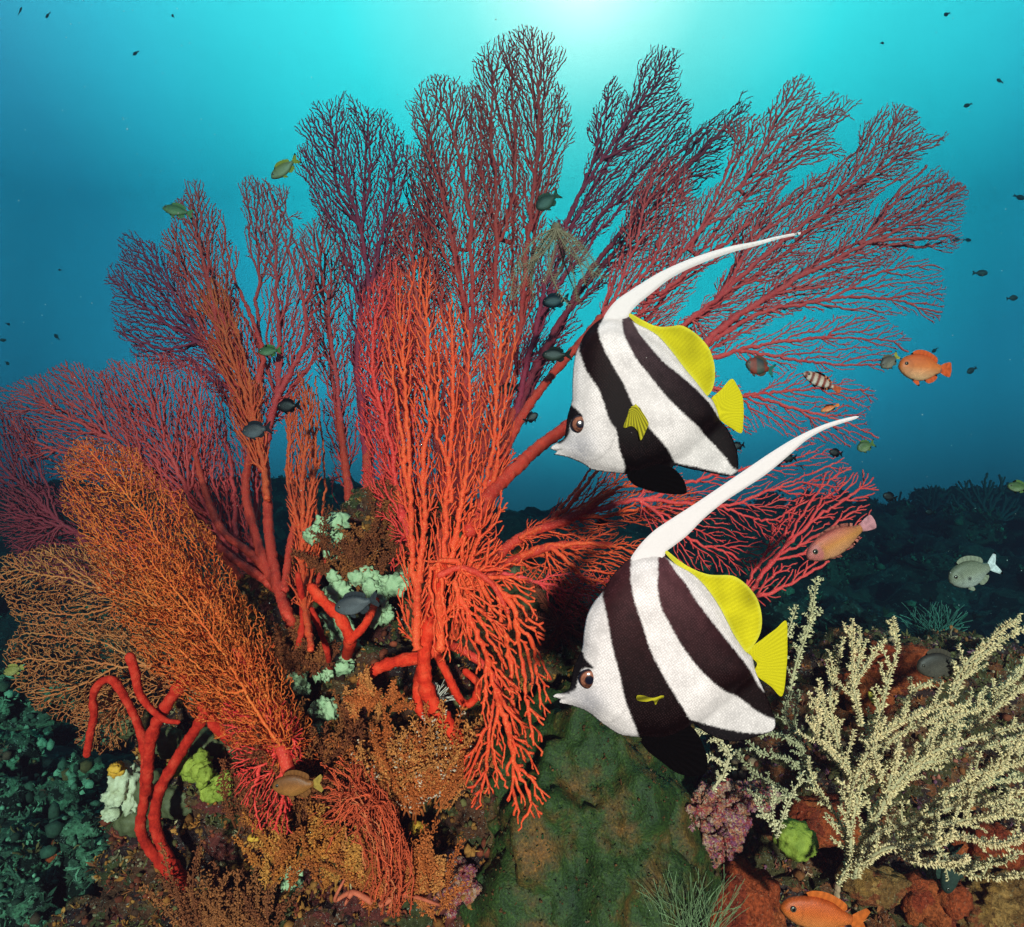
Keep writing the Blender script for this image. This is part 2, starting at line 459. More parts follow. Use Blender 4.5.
# ---- the big green boulder in the middle
def boulder():
    m, nt, b = mat_new('green_sponge_skin', 0.65, 0.25)
    tc = N(nt, 'TexCoord')
    n1 = N(nt, 'TexNoise', Scale=12, Detail=6, Roughness=0.62); nt.links.new(tc.outputs['Object'], n1.inputs['Vector'])
    r = ramp(nt, [(0.32, (0.014, 0.032, 0.006)), (0.50, (0.030, 0.052, 0.008)), (0.58, (0.075, 0.046, 0.009)), (0.72, (0.20, 0.070, 0.013))])
    nt.links.new(n1.outputs['Fac'], r.inputs[0])
    n2 = N(nt, 'TexNoise', Scale=260, Detail=2); nt.links.new(tc.outputs['Object'], n2.inputs['Vector'])
    r2 = ramp(nt, [(0.35, (0.55, 0.55, 0.55)), (0.6, (1.05, 1.05, 1.05)), (0.74, (1.9, 1.7, 1.5))]); nt.links.new(n2.outputs['Fac'], r2.inputs[0])
    mu = N(nt, 'MixRGB', blend_type='MULTIPLY', Fac=1.0); nt.links.new(r.outputs[0], mu.inputs[1]); nt.links.new(r2.outputs[0], mu.inputs[2])
    nt.links.new(mu.outputs[0], b.inputs['Base Color'])
    ad = N(nt, 'Math', operation='ADD'); nt.links.new(n1.outputs['Fac'], ad.inputs[0])
    ml = N(nt, 'Math', operation='MULTIPLY'); ml.inputs[1].default_value = .32; nt.links.new(n2.outputs['Fac'], ml.inputs[0]); nt.links.new(ml.outputs[0], ad.inputs[1])
    bp = N(nt, 'Bump', Strength=0.6, Distance=0.012); nt.links.new(ad.outputs[0], bp.inputs['Height']); nt.links.new(bp.outputs[0], b.inputs['Normal'])
    c = P(595, 850, 1.08)
    root = thing('boulder', 'smooth green boulder with rusty orange patches below the lower striped bannerfish', 'boulder', c)
    mb = MB(); at_blob(mb, 590, 860, 1.10, 122, 150, 110, sub=6, amp=.11, freq=2.1, seed=21, fine=.03)
    at_blob(mb, 560, 930, 1.03, 105, 110, 80, sub=5, amp=.07, freq=1.9, seed=22, fine=.02)
    at_blob(mb, 655, 870, 1.04, 62, 95, 60, sub=5, amp=.08, freq=1.9, seed=24, fine=.02)
    mb.obj('rock', m, root)
    GROW = mb
    g = growth('boulder_turf', GROW, 6000, [(0.02,.05,.015),(.05,.06,.02),(.14,.05,.015),(.03,.035,.012),(.20,.10,.05)], 77, smin=.0010, smax=.0032)
    g['label'] = 'sparse tiny turf on the green boulder'
    mb = MB(); at_blob(mb, 630, 935, .98, 62, 58, 40, sub=5, amp=.06, freq=1.8, seed=23, fine=.02)
    mb.obj('ledge', m, root)
boulder()
# ------------------------------------------------------------------ sea fans: twigs grow over a lobe from its main rib
def grow(poly, spines, sp, seed, bf=0.78, csmin=0.2, pen=0.9, ragged=True):
    rs = np.random.RandomState(seed)
    pos, L, par, dirs, spine = [], [], [], [], []
    for si, s in enumerate(spines):
        c = catmull(s, sp * 0.8)
        w = np.cumsum(rs.normal(0, sp * 0.24, (len(c), 2)), 0)
        w -= np.linspace(0, 1, len(c))[:, None] * w[-1]
        c = c + w * 0.6
        base = len(pos)
        d = np.gradient(c, axis=0); d /= np.linalg.norm(d, axis=1)[:, None] + 1e-9
        p0, l0 = -1, 0.0
        if si and pos:
            dd = np.linalg.norm(np.array(pos) - c[0], axis=1); p0 = int(dd.argmin()); l0 = L[p0]
        for i in range(len(c)):
            l = (l0 if i == 0 else L[-1] + 0.95 * np.linalg.norm(c[i] - c[i - 1]))
            pos.append(c[i]); L.append(l); par.append(p0 if i == 0 else base + i - 1); dirs.append(d[i]); spine.append(1)
    ns = len(pos)
    poly = np.asarray(poly, float)
    lo, hi = poly.min(0), poly.max(0)
    gx = np.arange(lo[0], hi[0], sp); gy = np.arange(lo[1], hi[1], sp * 0.87)
    X, Y = np.meshgrid(gx, gy); X = X + (np.arange(len(gy)) % 2)[:, None] * sp * 0.5
    pts = np.stack([X.ravel(), Y.ravel()], 1) + rs.uniform(-0.42, 0.42, (X.size, 2)) * sp
    q = pts.copy()
    if ragged:
        for i in range(len(q)):
            v = noise.noise_vector((q[i][0] / 22, q[i][1] / 22, seed * 3.1)); q[i] += np.array(v[:2]) * 15
    pts = pts[inside(poly, q)]
    sarr = np.array(pos)
    keep = np.ones(len(pts), bool)
    for a in range(0, len(pts), 500):
        dmin = np.linalg.norm(pts[a:a + 500, None] - sarr[None], axis=2).min(1); keep[a:a + 500] = dmin > sp * 0.75
    pts = pts[keep]
    pos = np.vstack([sarr, pts]) if len(pts) else sarr
    n = len(pos)
    kd = kdtree.KDTree(n)
    for i in range(n): kd.insert((pos[i][0], pos[i][1], 0), i)
    kd.balance()
    L = L + [1e9] * (n - ns); par = par + [-1] * (n - ns); spine = spine + [0] * (n - ns)
    dirs = [np.array(d) for d in dirs] + [None] * (n - ns)
    done = [True] * ns + [False] * (n - ns); nch = [0] * n
    heap = []; jit = rs.uniform(0.75, 1.35, n)
    def push(i):
        x, y = pos[i]; dx, dy = dirs[i]
        for co, j, d in kd.find_n((x, y, 0), 16):
            if done[j] or d > sp * 2.8 or d < 1e-6: continue
            cs = ((pos[j][0] - x) * dx + (pos[j][1] - y) * dy) / d
            if cs < csmin: continue
            heapq.heappush(heap, (d * (1 + pen * (1 - cs)) * jit[j] + bf * L[i] + nch[i] * sp * 0.15, j, i, d))
    for i in range(ns): push(i)
    while heap:
        c, j, i, d = heapq.heappop(heap)
        if done[j]: continue
        if nch[i] >= 2 and not spine[i]: continue
        done[j] = True; par[j] = i; nch[i] += 1; L[j] = L[i] + d
        v = pos[j] - pos[i]; v = v / (np.linalg.norm(v) + 1e-9)
        v = v * 0.7 + dirs[i] * 0.3; dirs[j] = v / (np.linalg.norm(v) + 1e-9)
        push(j)
    idx = [i for i in range(n) if done[i]]
    kids = {i: [] for i in idx}
    for i in idx:
        if par[i] >= 0: kids[par[i]].append(i)
    for _ in range(2):
        new = pos.copy()
        for i in idx:
            if spine[i] or par[i] < 0: continue
            if kids[i]:
                m = sum(pos[k] for k in kids[i]) / len(kids[i])
                new[i] = 0.5 * pos[i] + 0.25 * (pos[par[i]] + m)
        pos = new
    order = sorted(idx, key=lambda i: -L[i])
    tips = [0] * n
    for i in order:
        if not kids[i]: tips[i] = 1
        # spines connect forward with L increasing, so children come first
        if par[i] >= 0: tips[par[i]] += tips[i]
    return pos, par, kids, tips, spine, idx, L

def fan_lobe(mb, poly, spines, depth, sp=5.0, r_tip=0.75, r0=5.0, r1=1.0, seed=1, bf=0.50, wob=0.03, ex=0.30, knob=0.18, csmin=0.2, pen=0.9, net=0, double=True):
    pos, par, kids, tips, spine, idx, L = grow(poly, spines, sp, seed, bf, csmin, pen)
    rs = np.random.RandomState(seed + 77)
    n = len(pos)
    pos = pos + rs.normal(0, .11 * sp, pos.shape)
    rad = np.array([r_tip * max(1, t) ** ex for t in tips])
    # main rib radii taper from r0 at the root to r1
    sm = {}
    Lm = max([L[i] for i in idx if spine[i]] + [1])
    for i in idx:
        if spine[i]: rad[i] = max(min(rad[i], r0), r1 * .8 + (r0 - r1 * .8) * (1 - L[i] / Lm) ** 1.5)
    for i in idx:
        rad[i] *= 1 + rs.uniform(-knob, knob)
    lean = np.zeros(n)
    for i in sorted(idx, key=lambda i: L[i]):
        p = par[i]
        if p >= 0:
            lean[i] = lean[p] if spine[i] else lean[p] * 0.96 + rs.normal(0, 0.0045)
    W = np.zeros((n, 3)); S = np.zeros(n)
    for i in idx:
        x, y = pos[i]
        Y = depth(x, y) + wob * noise.noise((x / 60, y / 60, seed * 1.7)) + lean[i]
        W[i] = P(x, y, Y); S[i] = K * Y
    if net:
        ok = [i for i in idx if not spine[i]]
        kd = kdtree.KDTree(len(ok))
        for q, i in enumerate(ok): kd.insert((pos[i][0], pos[i][1], 0), q)
        kd.balance()
        for i in ok:
            if rs.rand() > net: continue
            for co, q, dd in kd.find_n((pos[i][0], pos[i][1], 0), 8):
                j = ok[q]
                if j == i or par[j] == i or par[i] == j or par[i] == par[j] or dd > sp * 1.9 or dd < sp * .7: continue
                if abs(W[i][1] - W[j][1]) > .03: continue
                m = (W[i] + W[j]) / 2
                mb.tube([W[i], m, W[j]], r_tip * np.array([S[i], S[i] * .9, S[j]]), 4, False)
                break
    roots = [i for i in idx if par[i] < 0]
    stack = list(roots)
    starts = [(r, None) for r in roots]
    while starts:
        s, p = starts.pop()
        ch = [] if p is None else [p]
        i = s; ch.append(i)
        while kids[i]:
            ks = kids[i]
            nx = next((k for k in ks if spine[k]), None) if spine[i] else None
            if nx is None: nx = max(ks, key=lambda k: tips[k])
            for k in ks:
                if k != nx: starts.append((k, i))
            i = nx; ch.append(i)
        pts = W[ch]; r = (rad[ch] * S[ch])
        if p is not None: r[0] = min(r[0], r[1] * 1.15)
        big = rad[ch].max()
        mb.tube(pts, r, 10 if big > 3 else (6 if big > 1.6 else 4), bark=.16 if big > 3 else 0)

def plane_depth(Y0, bx, by, gx, gy, gx2=0):
    return lambda x, y: Y0 + gx * (x - bx) / 100 + gy * (by - y) / 100 + gx2 * abs(x - bx) / 100

def gorgonian(name, a, b, c, vein=0.0):
    """fan skin: a..b mottled, little pale polyps c"""
    m, nt, bs = mat_new(name, 0.7, 0.3)
    tc = N(nt, 'TexCoord')
    nz = N(nt, 'TexNoise', Scale=9, Detail=5, Roughness=0.65)
    nt.links.new(tc.outputs['Object'], nz.inputs['Vector'])
    r = ramp(nt, [(0.30, a), (0.68, b)])
    nt.links.new(nz.outputs['Fac'], r.inputs[0])
    vz = N(nt, 'TexNoise', Scale=420, Detail=2)
    nt.links.new(tc.outputs['Object'], vz.inputs['Vector'])
    r2 = ramp(nt, [(0.52, (0, 0, 0)), (0.70, (1, 1, 1))])
    nt.links.new(vz.outputs['Fac'], r2.inputs[0])
    mx = N(nt, 'MixRGB'); nt.links.new(r2.outputs[0], mx.inputs[0])
    nt.links.new(r.outputs[0], mx.inputs[1]); mx.inputs[2].default_value = (*c, 1)
    nt.links.new(mx.outputs[0], bs.inputs['Base Color'])
    bp = N(nt, 'Bump', Strength=0.5, Distance=0.002)
    nt.links.new(vz.outputs['Fac'], bp.inputs['Height']); nt.links.new(bp.outputs[0], bs.inputs['Normal'])
    return m

M_RED = gorgonian('red_fan_skin', (0.58, 0.014, 0.018), (0.74, 0.042, 0.028), (0.80, 0.12, 0.07))
M_BRIGHT = gorgonian('scarlet_fan_skin', (0.64, 0.036, 0.012), (0.80, 0.078, 0.018), (0.84, 0.17, 0.05))
M_PINK = gorgonian('rose_fan_skin', (0.54, 0.022, 0.024), (0.66, 0.042, 0.038), (0.72, 0.11, 0.09))
M_FALLOFF = gorgonian('falloff_fan_skin', (0.26, 0.012, 0.034), (0.46, 0.020, 0.040), (0.50, 0.05, 0.06))  # purple dimming of the light falloff, put into the skin colour
M_CORAL = gorgonian('coral_pink_fan_skin', (0.64, 0.024, 0.030), (0.80, 0.056, 0.052), (0.84, 0.14, 0.10))
M_MAROON = gorgonian('maroon_fan_skin', (0.22, 0.010, 0.022), (0.34, 0.016, 0.028), (0.38, 0.05, 0.05))
M_GOLD = gorgonian('amber_fan_skin', (0.68, 0.058, 0.012), (0.68, 0.145, 0.020), (0.76, 0.26, 0.05))
M_TAN = gorgonian('golden_fan_skin', (0.46, 0.080, 0.022), (0.48, 0.150, 0.040), (0.62, 0.28, 0.11))
M_ROPE = noisy('rope_sponge_skin', [(0.28, (0.24, 0.008, 0.005)), (0.5, (0.48, 0.020, 0.010)), (0.72, (0.58, 0.05, 0.025))], 70, rough=0.85, bump=0.9, bscale=260, bdist=0.002, spec=0.08)
M_STEM = gorgonian('fan_stem_skin', (0.44, 0.016, 0.010), (0.66, 0.042, 0.018), (0.70, 0.10, 0.05))
M_TRUNK = noisy('trunk_skin', [(0.3, (0.48, 0.016, 0.008)), (0.5, (0.68, 0.034, 0.012)), (0.72, (0.76, 0.075, 0.030))], 60, rough=0.8, bump=0.9, bscale=240, bdist=0.003, spec=0.1)

def stem_tube(mb, pts, r0, r1, depth, sides=16, seed=0, knob=0.07, step=2.0, bark=.26):
    c = catmull(pts, step); n = len(c)
    W = np.array([P(x, y, depth(x, y)) for x, y in c])
    t = np.linspace(0, 1, n)
    r = (r0 + (r1 - r0) * t) * np.array([1 + knob * noise.noise((i * 0.35, seed * 5.3, 0)) * 2 for i in range(n)])
    mb.tube(W, r * np.array([K * depth(x, y) for x, y in c]), sides, bark=bark, round_ends=True)

def build_fan(name, label, base, depth, stems, lobes, seed):
    root = thing(name, label, 'sea fan', P(base[0], base[1], depth(*base)), 'sea fans growing on the reef')
    if stems:
        mb = MB()
        for k, (pts, r0, r1) in enumerate(stems): stem_tube(mb, pts, r0 * .78, r1 * .70, lambda x, y, p0=pts[0]: depth(x, y) + (.14 * math.exp(-((x - p0[0]) ** 2 + (y - p0[1]) ** 2) / 260) if p0[1] > 590 else 0), seed=seed + k, knob=0.10)
        mb.obj('stem', M_STEM, root)
    for k, lb in enumerate(lobes):
        lb = dict(lb); mat = lb.pop('mat'); d = lb.pop('dep', depth)
        sps = lb.pop('spines'); poly = lb.pop('poly')
        mb = MB()
        lb['sp'] = lb.get('sp', 5) * 0.62; lb['r_tip'] = lb.get('r_tip', .75) * 0.62; lb['r0'] = lb.get('r0', 5) * 0.68
        fan_lobe(mb, poly, sps, d, seed=seed * 31 + k, **lb)
        if lb.pop('double', True):
            # every rib carries a second, looser spray of twigs a hand's breadth behind
            rs = np.random.RandomState(seed * 57 + k)
            pc = np.array(poly, float); ce = pc.mean(0)
            poly2 = ce + (pc - ce) * 1.03 + rs.normal(0, 4, pc.shape)
            sp2 = []
            for q in sps:
                q = np.array(q, float); o_ = rs.normal(0, 7, 2)
                w_ = np.linspace(0, 1, len(q))[:, None]; w_[0] = 0
                sp2.append((q + o_ * np.minimum(1, w_ * 2) + rs.normal(0, 3.5, q.shape) * np.minimum(1, w_ * 3)).tolist())
            lb2 = dict(lb); lb2['r0'] = lb['r0'] * .7; lb2['sp'] = lb['sp'] * 1.0; lb2['r_tip'] = lb['r_tip'] * .9
            off = rs.uniform(.05, .11)
            fan_lobe(mb, poly2, sp2, lambda x, y: d(x, y) + off * min(1, math.hypot(x - sps[0][0][0], y - sps[0][0][1]) / 90), seed=seed * 31 + k + 500, **lb2)
        mb.obj('branch', mat, root)
    return root

def build_all_fans():
    # --- the tall central fan, its ribs leaning back as they rise
    dA = plane_depth(1.02, 440, 620, 0.02, 0.245)
    dF = plane_depth(0.97, 440, 560, 0.0, 0.07)
    build_fan('sea_fan', 'tallest scarlet sea fan, rising from the middle of the reef to the top', (428, 640), dA,
        [([(428, 640), (431, 610), (441, 555), (447, 505)], 13, 9)], [
        dict(poly=[(388,235),(408,200),(425,222),(450,300),(470,420),(470,520),(430,520),(408,400),(392,300)], spines=[[(445,520),(438,440),(424,340),(414,270),(404,215)],[(438,440),(445,350),(432,260)]], mat=M_RED, sp=5, r0=5, r_tip=.85),
        dict(poly=[(410,118),(436,78),(465,72),(490,120),(500,200),(495,300),(490,400),(470,500),(440,480),(440,330),(425,240),(413,180)], spines=[[(450,510),(462,420),(470,330),(467,250),(462,190),(450,130),(432,92)],[(470,330),(450,230),(425,150)],[(467,250),(482,170),(475,100)]], mat=M_RED, sp=4.8, r0=6),
        dict(poly=[(478,66),(500,45),(517,60),(522,130),(525,200),(520,300),(505,400),(480,490),(465,470),(480,330),(478,200),(470,120)], spines=[[(455,510),(480,420),(498,320),(500,240),(495,170),(492,100),(500,55)],[(500,240),(515,170),(512,90)]], mat=M_RED, sp=4.8, r0=6),
        dict(poly=[(508,50),(525,25),(548,30),(562,55),(560,90),(576,102),(562,130),(557,170),(546,210),(545,260),(530,340),(505,420),(480,480),(500,350),(515,230),(512,130)], spines=[[(460,505),(500,410),(522,320),(531,230),(536,150),(535,85),(532,35)],[(531,230),(550,160),(562,100)]], mat=M_RED, sp=4.8, r0=6),
        dict(poly=[(382,330),(398,265),(428,250),(440,330),(436,440),(436,560),(425,640),(402,640),(400,540),(396,440)], spines=[[(418,650),(420,580),(412,500),(408,420),(402,340),(416,262)],[(412,500),(398,420),(388,335)],[(420,580),(428,480),(430,400),(426,310)]], mat=M_BRIGHT, sp=6.2, r0=7, r_tip=1.1, bf=.75, csmin=.35, pen=1.1, knob=.3, double=False, dep=dF),
        dict(poly=[(430,340),(450,290),(474,330),(482,420),(478,520),(468,600),(440,640),(430,560),(436,450)], spines=[[(440,650),(448,580),(452,500),(456,400),(450,310)],[(448,580),(466,490),(470,400),(468,330)],[(452,500),(440,420),(438,350)]], mat=M_BRIGHT, sp=6.2, r0=8, r_tip=1.1, bf=.75, csmin=.35, pen=1.1, knob=.3, double=False, dep=lambda x, y: dF(x, y) - 0.05),
        dict(poly=[(478,360),(500,290),(520,330),(510,430),(500,530),(478,600),(462,610),(470,480)], spines=[[(452,640),(470,560),(484,470),(494,390),(504,305)],[(470,560),(498,460),(512,360)]], mat=M_BRIGHT, sp=6.2, r0=7, r_tip=1.1, bf=.75, csmin=.35, pen=1.1, knob=.3, double=False, dep=lambda x, y: dF(x, y) + .02),
        dict(poly=[(355,300),(400,250),(420,330),(430,430),(430,500),(395,560),(370,480),(358,390)], spines=[[(432,590),(400,520),(385,440),(372,360),(380,290)],[(400,520),(410,430),(402,340)]], mat=M_RED, sp=5.2, r0=7, r_tip=.9, dep=lambda x, y: dF(x, y) + 0.07),
        ], 1)
    # --- behind it to the left
    dL = plane_depth(1.20, 370, 600, -0.03, 0.22)
    build_fan('sea_fan', 'dusky red sea fan with rounded purple crown just left behind the tallest scarlet one', (372, 600), dL,
        [([(350, 610), (356, 570), (364, 530), (368, 490), (366, 440)], 8, 6), ([(362, 545), (387, 488), (400, 455)], 6, 5), ([(356, 570), (347, 480), (338, 410)], 6, 4.5)], [
        dict(poly=[(293,150),(305,122),(335,100),(362,102),(385,112),(405,145),(415,165),(402,185),(410,220),(400,300),(390,420),(370,450),(350,360),(345,290),(330,240),(305,195)], spines=[[(372,500),(370,440),(362,360),(370,290),(362,230),(345,180),(330,118)],[(370,290),(385,220),(395,150)],[(362,230),(330,190),(305,150)],[(362,230),(370,170),(368,115)]], mat=M_FALLOFF, sp=4.6, r0=6),
        dict(poly=[(298,232),(325,212),(345,260),(350,350),(355,450),(345,500),(325,430),(310,330)], spines=[[(360,520),(343,450),(334,360),(326,290),(312,235)]], mat=M_PINK, sp=5, r0=5),
        dict(poly=[(375,260),(392,212),(412,250),(418,330),(420,420),(410,490),(385,480),(375,380)], spines=[[(374,540),(396,450),(396,370),(388,300),(394,230)]], mat=M_RED, sp=5, r0=6),
        dict(poly=[(405,170),(430,140),(448,190),(450,270),(432,320),(412,260)], spines=[[(400,400),(420,310),(428,230),(425,160)]], mat=M_MAROON, sp=4.6, r0=4, dep=lambda x, y: dL(x, y) + .2),
        ], 2)
    # --- dark branches reaching up to the right behind
    dR = plane_depth(1.35, 490, 500, 0.05, 0.21)
    build_fan('sea_fan', 'dimly lit wine dark sea fan slanting up to the right just behind the tall scarlet one', (490, 500), dR,
        [([(470, 560), (490, 490), (515, 410)], 9, 6)], [
        dict(poly=[(555,230),(580,190),(595,110),(610,80),(630,95),(648,52),(672,52),(680,90),(692,100),(685,140),(650,190),(600,240),(560,290),(530,380),(505,440),(530,300)], spines=[[(495,480),(520,390),(545,290),(568,222),(602,160),(640,105),(662,62)],[(568,222),(598,150),(608,95)],[(602,160),(650,140),(685,105)]], mat=M_FALLOFF, sp=4.8, r0=6),
        dict(poly=[(590,290),(620,220),(650,170),(690,140),(720,112),(748,92),(738,140),(700,185),(660,230),(610,280),(560,345),(515,430),(540,340)], spines=[[(500,470),(535,370),(580,290),(630,225),(680,175),(725,128)],[(630,225),(655,180),(700,130)]], mat=M_MAROON, sp=4.8, r0=7, r1=2),
        ], 3)
    # --- wide right-hand fan
    dE = plane_depth(1.05, 490, 490, 0.07, 0.22)
    build_fan('sea_fan', 'wide red sea fan spreading to the upper right behind the two striped fish', (486, 500), dE,
        [([(470, 530), (490, 495), (530, 455), (562, 430), (600, 402), (650, 375), (700, 345)], 10, 5), ([(488, 485), (520, 420), (552, 375), (578, 345), (600, 318)], 7, 5)], [
        dict(poly=[(600,330),(612,260),(628,220),(640,180),(670,150),(692,170),(682,240),(662,310),(630,340)], spines=[[(578,350),(610,310),(634,250),(645,200),(668,155)],[(610,310),(650,270),(672,200)]], mat=M_CORAL, sp=5, r0=4),
        dict(poly=[(630,330),(660,250),(690,200),(735,160),(718,125),(760,108),(795,76),(818,100),(855,112),(832,130),(848,150),(800,170),(760,215),(700,275),(660,335)], spines=[[(590,400),(640,320),(690,250),(740,190),(785,140),(838,108)],[(740,190),(770,130),(795,90)],[(690,250),(720,180),(740,130)],[(660,295),(730,240),(790,180)]], mat=M_CORAL, sp=5, r0=5),
        dict(poly=[(690,320),(740,260),(725,222),(790,190),(855,150),(868,112),(900,103),(928,130),(946,140),(922,160),(900,185),(850,215),(800,260),(740,305),(690,355)], spines=[[(600,410),(660,350),(720,295),(780,245),(840,195),(880,145),(900,112)],[(840,195),(900,160),(938,140)],[(720,295),(760,240),(800,205)]], mat=M_CORAL, sp=5, r0=6),
        dict(poly=[(700,345),(790,270),(850,225),(910,185),(945,170),(970,185),(962,210),(952,250),(920,240),(870,268),(800,305),(740,335),(700,365)], spines=[[(650,375),(690,355),(735,318),(790,282),(860,243),(920,215),(965,188)],[(860,243),(910,240),(950,235)],[(860,243),(900,200),(940,180)]], mat=M_CORAL, sp=5.2, r0=7, r1=1.5),
        dict(poly=[(760,310),(830,280),(890,252),(935,258),(958,290),(938,325),(890,312),(800,312)], spines=[[(700,350),(760,315),(830,298),(890,300),(942,312)],[(830,298),(890,270),(935,265)]], mat=M_CORAL, sp=5.8, r0=4, double=False),
        dict(poly=[(720,348),(800,318),(880,315),(912,340),(888,372),(820,368),(750,376)], spines=[[(680,368),(740,350),(810,340),(880,340),(908,352)],[(740,350),(810,362),(880,365)]], mat=M_CORAL, sp=5.8, r0=4, double=False),
        dict(poly=[(720,390),(800,372),(872,380),(884,400),(852,455),(790,435),(730,432)], spines=[[(650,390),(700,388),(745,395),(800,405),(845,420),(878,438)],[(745,395),(810,388),(870,390)]], mat=M_CORAL, sp=6, r0=4, double=False),
        dict(poly=[(600,420),(640,330),(700,320),(720,380),(740,450),(680,470),(620,470)], spines=[[(600,402),(660,400),(720,430)],[(620,400),(670,350),(710,330)]], mat=M_CORAL, sp=7, r0=4),
        ], 4)
    # --- lower right fan
    dG = plane_depth(1.00, 485, 575, 0.05, 0.06)
    build_fan('sea_fan', 'low red sea fan with knobbly ribs spreading to the right between the two striped fish', (478, 585), dG,
        [([(455, 600), (485, 568), (520, 538), (570, 518), (612, 492)], 8, 5), ([(460, 595), (495, 570), (550, 547), (610, 545)], 7, 5)], [
        dict(poly=[(500,560),(560,505),(610,465),(660,465),(710,500),(640,525),(560,542)], spines=[[(520,538),(570,518),(612,492),(660,482)],[(570,518),(640,512),(700,505)],[(545,527),(580,490),(600,465)]], mat=M_BRIGHT, sp=6, r0=5),
        dict(poly=[(510,575),(600,528),(665,535),(650,600),(590,605),(540,595)], spines=[[(520,558),(550,547),(610,545),(655,560)],[(550,547),(590,580),(640,590)]], mat=M_BRIGHT, sp=6.5, r0=5),
        dict(poly=[(640,480),(740,470),(800,445),(842,452),(855,480),(800,525),(740,575),(690,575),(640,525)], spines=[[(560,522),(640,502),(720,508),(780,488),(838,462)],[(640,502),(690,540),(740,560)],[(720,508),(770,520),(810,500)],[(640,502),(700,480),(760,465)]], mat=M_CORAL, sp=6.5, r0=4.5, double=False),
        dict(poly=[(738,592),(770,530),(800,490),(835,470),(870,463),(882,490),(872,520),(852,550),(815,565),(780,602),(750,608)], spines=[[(690,600),(740,595),(770,562),(800,530),(840,500),(874,478)],[(770,562),(820,550),(862,530)],[(785,545),(810,500),(838,474)],[(740,595),(780,590),(830,562)]], mat=M_CORAL, sp=7.2, r0=4, r_tip=1.1, double=False),
        dict(poly=[(545,570),(620,575),(625,625),(580,635),(548,605)], spines=[[(495,572),(540,585),(590,598),(620,612)]], mat=M_CORAL, sp=6.5, r0=4),
        ], 5)
    # --- left fan
    dB = plane_depth(1.05, 285, 610, -0.12, 0.235)
    build_fan('sea_fan', 'coral red sea fan on a bare pinkish trunk, its left lobe dark purple', (290, 610), dB,
        [([(292, 622), (277, 587), (264, 561), (253, 526), (246, 493), (250, 458), (262, 436)], 6.5, 5.2), ([(300, 640), (282, 600), (270, 540), (267, 490), (263, 440)], 7.5, 5.5),
         ([(288, 600), (262, 578), (235, 560), (205, 535), (178, 512)], 6, 4), ([(284, 590), (252, 555), (222, 530), (205, 490), (192, 440)], 5.5, 3.5), ([(285, 590), (290, 545), (300, 510)], 5, 4),
         ([(298, 630), (318, 580), (330, 545)], 5, 3)], [
        dict(poly=[(162,235),(178,203),(200,188),(235,230),(238,280),(260,340),(278,420),(255,455),(230,400),(200,345),(178,300)], spines=[[(262,470),(254,410),(236,350),(216,300),(200,250),(184,208)],[(254,410),(262,350),(240,290)],[(236,350),(205,310),(180,265)],[(258,440),(240,400),(222,340),(214,290)]], mat=M_RED, sp=5, r0=7, r_tip=.85),
        dict(poly=[(238,188),(265,172),(287,195),(300,240),(318,270),(320,350),(300,390),(275,420),(265,370),(270,300),(250,240)], spines=[[(262,450),(278,398),(300,352),(302,305),(287,250),(262,185)],[(302,305),(312,280),(300,240)],[(278,398),(280,340),(275,290)]], mat=M_PINK, sp=5, r0=6),
        dict(poly=[(105,272),(128,238),(160,238),(182,270),(200,320),(225,360),(232,405),(190,375),(150,362),(122,345)], spines=[[(256,430),(230,375),(200,342),(160,318),(120,285)],[(200,342),(170,290),(150,248)],[(200,342),(165,350),(130,335)]], mat=M_FALLOFF, sp=4.8, r0=5, dep=lambda x, y: dB(x, y) + .12),
        dict(poly=[(196,290),(215,275),(240,330),(262,400),(270,470),(250,460),(225,400)], spines=[[(268,500),(256,430),(236,370),(220,315),(212,280)],[(256,430),(248,380),(236,325)]], mat=M_BRIGHT, sp=4.6, r0=5, bf=.9, csmin=.70, pen=2.2, r_tip=.9, dep=lambda x, y: dB(x, y) - .04),
        dict(poly=[(286,400),(300,372),(320,400),(320,500),(320,610),(295,610),(289,500)], spines=[[(310,650),(303,560),(302,480),(306,400),(299,372)],[(303,560),(314,480),(316,400)],[(303,560),(292,480),(290,410)]], mat=M_BRIGHT, sp=4.5, r0=5, bf=.9, csmin=.70, pen=2.2, r_tip=1.0, dep=lambda x, y: dB(x, y) - .05),
        dict(poly=[(180,520),(150,470),(190,400),(230,380),(262,440),(262,540),(230,550)], spines=[[(262,575),(235,552),(205,500),(180,440),(185,400)],[(235,552),(235,480),(222,400)],[(250,565),(256,500),(250,440)]], mat=M_PINK, sp=6.5, r0=6, dep=lambda x, y: dB(x, y) + .05),
        ], 6)
    # --- far left rosy fan
    dC = plane_depth(1.35, 280, 610, -0.10, 0.05)
